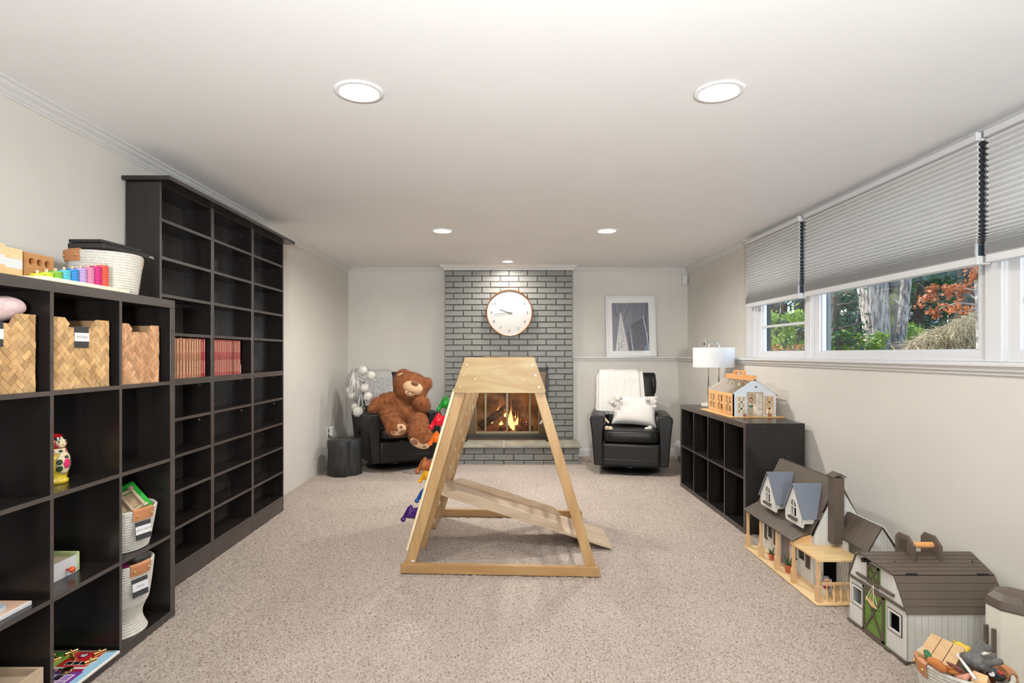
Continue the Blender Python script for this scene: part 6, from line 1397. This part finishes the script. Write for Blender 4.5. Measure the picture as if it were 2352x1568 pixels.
critter('toy_elephant', 'grey toy elephant lying on its side on top of the toy basket', [
    ([A(2215, 1507, 1.90), A(2228, 1513, 1.88), A(2245, 1521, 1.87), A(2258, 1527, 1.87)], [.014, .022, .026, .022]),
    ([A(2230, 1507, 1.90), A(2243, 1490, 1.91), A(2255, 1475, 1.92)], [.013, .010, .010]), ([A(2246, 1511, 1.88), A(2262, 1494, 1.90), A(2272, 1487, 1.91)], [.013, .010, .010]),
    ([A(2258, 1522, 1.86), A(2280, 1522, 1.86), A(2297, 1519, 1.86)], [.014, .010, .010]), ([A(2255, 1532, 1.85), A(2264, 1536, 1.85), A(2262, 1543, 1.85)], [.010, .006, .004]),
    ([A(2255, 1505, 1.87), A(2270, 1510, 1.87), A(2283, 1505, 1.88)], [.014, .012, .008])], M_ele,
    [('tusk', MB().tube([A(2256, 1502, 1.85), A(2263, 1500, 1.845), A(2273, 1500, 1.85)], [.004, .005, .002], 8), M_cr)])
critter('toy_giraffe', 'yellow toy giraffe poking out behind the plank stack', [([A(2192, 1480, 2.0), A(2204, 1480, 1.99), A(2222, 1492, 1.97), A(2218, 1503, 1.96)], [.006, .010, .014, .014]), ([A(2196, 1479, 2.0), A(2191, 1471, 2.0)], [.003, .004])], mat('giraffe_yellow', (.72, .48, .03), .5, c2=(.10, .06, .02), vs=26, ramp=(.36, .40)))
critter('toy_dinosaur', 'orange-brown toy dinosaur lying at the front of the toy basket', [([A(2172, 1536, 1.86), A(2184, 1537, 1.85), A(2198, 1543, 1.84)], [.006, .013, .010]), ([A(2180, 1534, 1.84), A(2190, 1531, 1.835)], [.005, .004])], mat('dino_orange', (.62, .22, .03), .5, c2=(.25, .07, .02), vs=30))
critter('toy_crocodile', 'dark red toy crocodile lying across the orange dinosaur', [([A(2175, 1520, 1.85), A(2185, 1527, 1.84), A(2205, 1538, 1.83), A(2216, 1545, 1.83)], [.003, .007, .009, .004])], mat('croc_red', (.14, .03, .025), .45))
critter('toy_lion', 'furry orange toy lion under the plank stack near the left handle', [([A(2140, 1518, 1.88), A(2152, 1524, 1.87), A(2164, 1534, 1.86)], [.014, .016, .014])], mat('lion_orange', (.45, .16, .04), .9, bump=1, bs=100, bd=.003))
critter('toy_frog', 'dark green toy reptile behind the plank stack by the left rim', [([A(2122, 1492, 1.98), A(2128, 1500, 1.95), A(2135, 1510, 1.92)], [.008, .012, .010])], mat('dark_green', (.02, .14, .05), .6))
critter('toy_hand_puppet', 'pink rubber toy pig near the front rim of the basket', [([A(2202, 1552, 1.84), A(2214, 1554, 1.83), A(2230, 1549, 1.83)], [.012, .013, .004])], mat('pig_pink', (.70, .32, .24), .5))
t = thing('white_stick', 'long white plastic strip sticking across the toy basket', 'toy', tuple(A(2215, 1520, 1.87))); obj('strip', MB().tube([A(2190, 1488, 1.97), A(2212, 1520, 1.88), A(2242, 1560, 1.80)], .0055, 4), M_white, t, world=True)
t = thing('toy_robot', 'black and red toy vehicle at the right side of the toy basket', 'toy car', tuple(A(2280, 1540, 1.86)))
obj('body', MB().box(-.02, .02, -.028, .028, -.012, .012, Matrix.Translation(A(2282, 1544, 1.86)) @ Euler((.4, .3, .5)).to_matrix().to_4x4()), M_black, t, bev=.004, world=True)
obj('red_panel', MB().box(-.012, .012, -.02, .02, .012, .016, Matrix.Translation(A(2282, 1544, 1.86)) @ Euler((.4, .3, .5)).to_matrix().to_4x4()), mat('toy_red', (.60, .02, .015), .3), t, bev=.001, world=True)
for k in range(4): obj('wheel', MB().cyl(A(2272 + k * 6, 1538 + (k % 2) * 9, 1.845), A(2272 + k * 6, 1538 + (k % 2) * 9, 1.852), .008, n=16), M_metal if k % 2 else M_black, t, world=True)
t = thing('toy_wedge', 'pine wooden wedge block at the front of the toy basket', 'block', tuple(A(2250, 1552, 1.83))); obj('wedge', MB().prism([(-.025, -.02), (.03, -.02), (.0, .016)], 'y', -.02, .02, Matrix.Translation(A(2252, 1556, 1.84)) @ Euler((0, 0, .6)).to_matrix().to_4x4()), M_toywood, t, bev=.002, world=True)
# toys filling the lower part of the basket
rd = random.Random(12)
for k in range(5):
    a = k * 1.257; r_ = .055; c = [(.25, .08, .03), (.04, .12, .04), (.4, .25, .1), (.08, .08, .08), (.5, .1, .05)][k % 5]; cn = ['rust', 'green', 'tan', 'black', 'orange red'][k % 5]
    x, y = 1.553 + r_ * math.cos(a), 1.915 + r_ * math.sin(a)
    o_ = obj('toy_block', MB().sup((0, 0, 0), (.045, .036, .022), .5, .5, Euler((rd.random() * 2, rd.random() * 2, rd.random() * 3)).to_matrix().to_4x4(), 12, 8), mat('fill_' + cn, c, .5), None, smooth=True, loc=(x, y, .142))
    tag(o_, '%s toy piece half buried among the others under the animals in the basket' % cn, 'toy', 'toy pieces buried in the toy basket')
# ---------------- outdoors ----------------
GZ = .95
st('ground_outside', MB().box(2.38, 60, -20, 70, GZ - .3, GZ), mat('leaf_litter', (.26, .19, .11), .95, c2=(.12, .12, .05), vs=3, bump=.6, bs=12, bd=.03))
M_bark = mat('grey_bark', (.27, .245, .215), .95, c2=(.075, .065, .055), vs=16, stretch=(1.8, 1.8, .25), detail=8, ramp=(.42, .6), bump=1.0, bs=12, bd=.03)
M_moss = mat('mossy_bark', (.20, .22, .04), .95, c2=(.09, .075, .06), vs=5, stretch=(1, 1, .5), bump=1.0, bs=20, bd=.02, ramp=(.45, .6))
M_barkd = mat('dark_bark', (.10, .08, .065), .95, c2=(.05, .04, .03), vs=10, stretch=(1.5, 1.5, .3), bump=1, bs=14, bd=.02)
M_birch = mat('pale_bark', (.42, .37, .31), .9, c2=(.16, .13, .10), vs=9, stretch=(1, 1, .6), bump=.8, bs=20, bd=.01)
def leafmat(n, c, c2): return mat(n, c, .6, c2=c2, vs=3.5, ramp=(.35, .65), transl=.35)
M_pine = leafmat('pine_needles', (.05, .13, .035), (.02, .07, .03)); M_fir = leafmat('blue_green_needles', (.035, .10, .07), (.015, .05, .035)); M_ylw = leafmat('sunny_green_leaves', (.26, .36, .05), (.12, .22, .03))
M_rust = leafmat('rust_oak_leaves', (.46, .155, .05), (.28, .08, .025)); M_twig = mat('tan_twigs', (.42, .34, .20), .9, c2=(.26, .20, .11), vs=8)
def leaves(n, fn, size, rd, aspect=.4, folded=False):
    vs = []; fs = []
    for i in range(n):
        p, s = fn(rd); s *= size; d = Vector((rd.gauss(0, 1), rd.gauss(0, 1), rd.gauss(0, .6))).normalized(); e = d.cross(Vector((rd.gauss(0, 1), rd.gauss(0, 1), rd.gauss(0, 1)))).normalized() * aspect * .5
        b = len(vs); vs += [p - d * s * .5, p + e * s, p + d * s * .5, p - e * s]; fs.append((b, b + 1, b + 2, b + 3))
    return MB().add(vs, fs)
def ell(c, r):
    def f(rd):
        v = Vector((rd.gauss(0, 1), rd.gauss(0, 1), rd.gauss(0, 1))).normalized() * (rd.random() ** .4); return Vector((c[0] + v.x * r[0], c[1] + v.y * r[1], c[2] + v.z * r[2])), rd.uniform(.6, 1.3)
    return f
def clusters(cs):
    def f(rd):
        c = cs[rd.randrange(len(cs))]; v = Vector((rd.gauss(0, 1), rd.gauss(0, 1), rd.gauss(0, 1))) * c[3] * .5; return Vector(c[:3]) + v, rd.uniform(.6, 1.3)
    return f
def pos(u, Y): return (u - 1160) * Y / 1300, Y
def W(u, v, Y): return tuple(at(u, v, Y))
# forked grey trunk close to the window
tr = thing('oak_tree', 'large grey forked tree trunk close outside the big window', 'tree', (*pos(2012, 10.5), GZ))
obj('trunk', MB().tube([W(2022, 960, 10.5), W(2021, 880, 10.5), W(2018, 810, 10.5), W(2012, 740, 10.5), W(2004, 660, 10.5), W(2000, 560, 10.5), W(1990, 420, 10.5)], [.44, .31, .215, .225, .25, .245, .23], 28), M_bark, tr, smooth=True, world=True)
obj('second_trunk', MB().tube([W(2052, 940, 10.6), W(2056, 810, 10.6), W(2068, 735, 10.7), W(2079, 660, 10.8), W(2088, 560, 10.8)], [.25, .15, .125, .095, .09], 18), M_bark, tr, smooth=True, world=True)
obj('mossy_stem', MB().tube([W(2040, 830, 10.4), W(2045, 780, 10.4), W(2050, 720, 10.4), W(2054, 660, 10.4), W(2060, 560, 10.4)], [.10, .085, .08, .095, .08], 14), M_moss, tr, smooth=True, world=True)
rd = random.Random(31)
for (pts, r) in (([(2050, 686, 10.3), (2068, 698, 10.2), (2090, 709, 10.1)], .018), ([(2028, 687, 10.3), (2040, 696, 10.2)], .012), ([(2062, 745, 10.3), (2080, 725, 10.2), (2094, 700, 10.1)], .014)): obj('branch', MB().tube([W(*p) for p in pts], [r, r * .8, r * .4][:len(pts)], 6), M_birch, tr, smooth=True, world=True)
# evergreen on the left of the view
def conifer(name, label, u, Y, h, wr, n, m, r=.11, layers=9, z0=.3, size=.16, seed=0, tm=None, group='evergreens in the woods outside'):
    x, y = pos(u, Y); t = thing(name, label, 'tree', (x, y, GZ), group=group); rd = random.Random(seed)
    obj('trunk', MB().tube([(x, y, GZ), (x + .03, y, GZ + h * .5), (x, y, GZ + h)], [r, r * .7, r * .15], 10), tm or M_barkd, t, smooth=True, world=True)
    cs = []; br = MB()
    for k in range(layers):
        f = k / (layers - 1); z = GZ + h * (z0 + (1 - z0) * f); w = wr * (1 - f * .8)
        for j in range(6):
            a = rd.random() * 6.28; L_ = w * rd.uniform(.6, 1.1); e = Vector((x + math.cos(a) * L_, y + math.sin(a) * L_, z + rd.uniform(-.25, .15)))
            br.tube([(x, y, z), e], [.02, .006], 5)
            for q in range(4): p = Vector((x, y, z)).lerp(e, .35 + .65 * q / 3); cs.append((p.x, p.y, p.z, .16 + .05 * w))
    obj('branches', br, tm or M_barkd, t, world=True)['kind'] = 'stuff'
    f_ = obj('foliage', leaves(n, clusters(cs), size, rd, .35), m, t, world=True); f_['kind'] = 'stuff'
    return t
conifer('pine_tree', 'slim pine with lit boughs left of the forked trunk', 1918, 9.2, 3.6, .42, 1800, M_ylw if False else M_pine, .085, 10, .12, .10, 5)
t = thing('spruce_tree', 'dead-branched dark stem with long bare boughs left of the forked trunk', 'tree', (*pos(1945, 11.5), GZ)); 
obj('stem', MB().tube([W(1948, 900, 11.5), W(1960, 790, 11.5), W(1975, 700, 11.5)], [.05, .04, .02], 8), M_barkd, t, smooth=True, world=True)
for pts in ([(1925, 754, 9.1), (1955, 748, 9.0), (1980, 740, 9.0)], [(1922, 700, 9.1), (1950, 697, 9), (1972, 686, 9)], [(1930, 718, 9.1), (1955, 723, 9)]): obj('bough', MB().tube([W(*p) for p in pts], .018, 6), M_barkd, t, smooth=True, world=True)
specs = [(1775, 14, 9, 2.2, 4200, M_fir, 'blue-green spruce behind the small window, nearest the house corner', .2), (1835, 17, 11, 2.6, 4200, M_fir, 'tall blue-green spruce farther back behind the small window', .22), (1895, 19, 12, 2.8, 4200, M_fir, 'tall dark spruce behind the slim pine', .24),
         (1955, 21, 13, 3.0, 4500, M_fir, 'tall spruce directly behind the left side of the forked trunk', .25), (2110, 17, 9, 2.2, 4200, M_pine, 'bright green pine behind the second trunk of the fork', .2), (2165, 24, 13, 3.2, 5000, M_pine, 'broad distant pine above the orange leaves', .28), (2050, 25, 14, 3.2, 4200, M_fir, 'distant dark spruce between the forked stems', .26),
         (2330, 15, 9, 2.4, 3600, M_fir, 'spruce seen past the right window post', .2), (1715, 20, 12, 3, 3000, M_fir, 'distant spruce hidden partly by the window casing', .25), (2250, 30, 15, 3.5, 4200, M_pine, 'farthest pine behind the pale-barked tree', .3)]
specs += [(1800, 26, 15, 3.4, 4200, M_fir, 'farthest spruce behind the small window', .32), (1865, 30, 16, 3.6, 4200, M_fir, 'farthest spruce between the two windows', .34), (1985, 33, 17, 3.8, 4600, M_fir, 'farthest dark spruce behind the forked trunk', .36),
         (2190, 19, 9, 2.4, 3800, M_fir, 'blue-green spruce right behind the orange leaves', .22), (2090, 34, 16, 3.8, 4200, M_fir, 'farthest spruce left of the orange leaves', .36)]
for i, (u, Y, h, w, n, m, lab, sz) in enumerate(specs): conifer('spruce_tree', lab, u, Y, h, w, n, m, .17, 13, .03, sz * 1.25, 40 + i)
# shrubs of yellow-green leaves
for i, (u, v, Y, r, lab) in enumerate(((1815, 775, 8.6, (.75, .8, .36), 'sunlit yellow-green shrub behind the small window'), (1935, 790, 9.8, (.62, .6, .34), 'sunlit yellow-green shrub at the foot of the slim pine'), (2082, 790, 12, (.5, .6, .4), 'green shrub right of the forked trunk'))):
    c = W(u, v, Y); t = thing('leafy_shrub', lab, 'shrub', (c[0], c[1], GZ), group='green shrubs outside'); rd = random.Random(60 + i); cs = []
    for k in range(26): f = ell((c[0], c[1], c[2]), r)(rd)[0]; cs.append((f.x, f.y, f.z, .12))
    q = MB(); [q.tube([(c[0], c[1], GZ), ((c[0] + p[0]) / 2, (c[1] + p[1]) / 2, (GZ + p[2]) / 2 + .08), p[:3]], [.012, .008, .004], 5) for p in cs[:16]]
    obj('stems', q, M_barkd, t, world=True)['kind'] = 'stuff'; obj('leaves', leaves(2400, clusters(cs), .075, rd, .55), M_ylw, t, world=True)['kind'] = 'stuff'
# pale tree with orange leaves
t = thing('young_oak', 'slim pale-barked tree with orange leaves by the right end of the big window', 'tree', (*pos(2250, 7.6), GZ))
obj('trunk', MB().tube([W(2256, 900, 7.6), W(2253, 800, 7.6), W(2250, 700, 7.6), W(2247, 620, 7.6), W(2244, 500, 7.6)], [.065, .052, .048, .045, .04], 14), M_birch, t, smooth=True, world=True)
cs = []; q = MB(); rd = random.Random(77)
for pts in ([(2248, 690, 7.6), (2215, 668, 7.7), (2180, 672, 7.8), (2140, 680, 7.9), (2112, 690, 8.0)], [(2248, 668, 7.6), (2215, 662, 7.6), (2175, 660, 7.7), (2150, 662, 7.8)], [(2248, 700, 7.6), (2200, 695, 7.6), (2165, 705, 7.7), (2145, 720, 7.8)], [(2248, 640, 7.6), (2238, 620, 7.5), (2222, 608, 7.5)], [(2248, 655, 7.6), (2240, 632, 7.6), (2232, 636, 7.6)], [(2248, 705, 7.6), (2225, 712, 7.6), (2200, 716, 7.6)]):
    q.tube([W(*p) for p in pts], [.014, .010, .008, .006, .004][:len(pts)], 5)
    for a, b in zip(pts[1:], pts[2:] + [pts[-1]]):
        for k in range(3): f = k / 3; c = W(*(a[i] + (b[i] - a[i]) * f for i in range(3))); cs.append((c[0] + rd.gauss(0, .04), c[1] + rd.gauss(0, .05), c[2] + rd.gauss(0, .035), .055))
obj('branches', q, M_birch, t, world=True)['kind'] = 'stuff'; obj('leaves', leaves(900, clusters(cs), .062, rd, .5), M_rust, t, world=True)['kind'] = 'stuff'
# rust leaf scatter left
c = W(1815, 800, 8.0); t = thing('rusty_shrub', 'low shrub with rust coloured leaves under the small window', 'shrub', (c[0], c[1], GZ)); obj('stem', MB().tube([(c[0], c[1], GZ), c], [.015, .005], 6), M_barkd, t, world=True); obj('leaves', leaves(110, ell(c, (.5, .3, .10)), .06, random.Random(5), .5), M_rust, t, world=True)['kind'] = 'stuff'
c = W(1915, 672, 9.4); t = thing('oak_sapling', 'thin sapling with a few orange leaves at the top left of the big window', 'tree', (c[0], c[1], GZ)); obj('stem', MB().tube([(c[0], c[1], GZ), c], [.02, .008], 6), M_barkd, t, world=True); obj('leaves', leaves(160, ell(c, (.3, .3, .07)), .06, random.Random(6), .5), M_rust, t, world=True)['kind'] = 'stuff'
# dark trunk behind
t = thing('old_pine_trunk', 'thick dark trunk far behind the orange leaves', 'tree', (*pos(2222, 15), GZ)); obj('trunk', MB().tube([W(2222, 860, 15), W(2222, 700, 15), W(2223, 600, 15), W(2224, 480, 15)], [.28, .24, .22, .2], 16), M_barkd, t, smooth=True, world=True)
obj('branch', MB().tube([W(2222, 720, 15), W(2150, 690, 14.8), W(2110, 650, 14.6)], [.05, .04, .02], 6), M_barkd, t, world=True)
# tan twiggy bush
t = thing('twig_bush', 'dense tan leafless bush of tangled twigs outside the right half of the window', 'shrub', (*pos(2185, 8.6), GZ)); rd = random.Random(99); q = MB()
for k in range(900):
    u = 2080 + 180 * rd.random() ** .8; top = 812 - (20 + 75 * ((u - 2075) / 180) ** .8) * rd.uniform(.5, 1.08); Y = rd.uniform(8.0, 9.2); a = Vector(W(u + rd.gauss(0, 14), 812 + rd.uniform(-20, 45), Y)); b = Vector(W(u, top, Y + rd.gauss(0, .15))); m_ = (a + b) / 2 + Vector((rd.gauss(0, .10), rd.gauss(0, .1), rd.gauss(0, .04)))
    q.tube([a, m_, b, b + Vector((rd.gauss(0, .09), rd.gauss(0, .09), rd.uniform(-.04, .05)))], [.007, .0055, .0045, .002], 3)
obj('twigs', q, M_twig, t, world=True)['kind'] = 'stuff'
# neighbour's house beyond the trees
t = thing('distant_house', 'reddish brown house with a slate roof glimpsed through the woods', 'building', (*pos(2125, 32), GZ))
obj('wall', MB().box(*(W(2085, 0, 32)[0], W(2150, 0, 32)[0]), 32, 38, GZ, 3.0), mat('red_brown_siding', (.22, .12, .09), .8), t, world=True)
obj('roof', MB().prism([(31.4, 2.9), (38.6, 2.9), (35, 4.6)], 'x', W(2080, 0, 32)[0], W(2155, 0, 32)[0]), mat('slate_roof', (.16, .17, .20), .7), t, world=True)
for k in range(3): x = W(2095 + k * 18, 0, 32)[0]; obj('window', MB().box(x, x + .8, 31.95, 32, 1.6, 2.5), mat('far_window', (.5, .52, .55), .3), t, world=True)
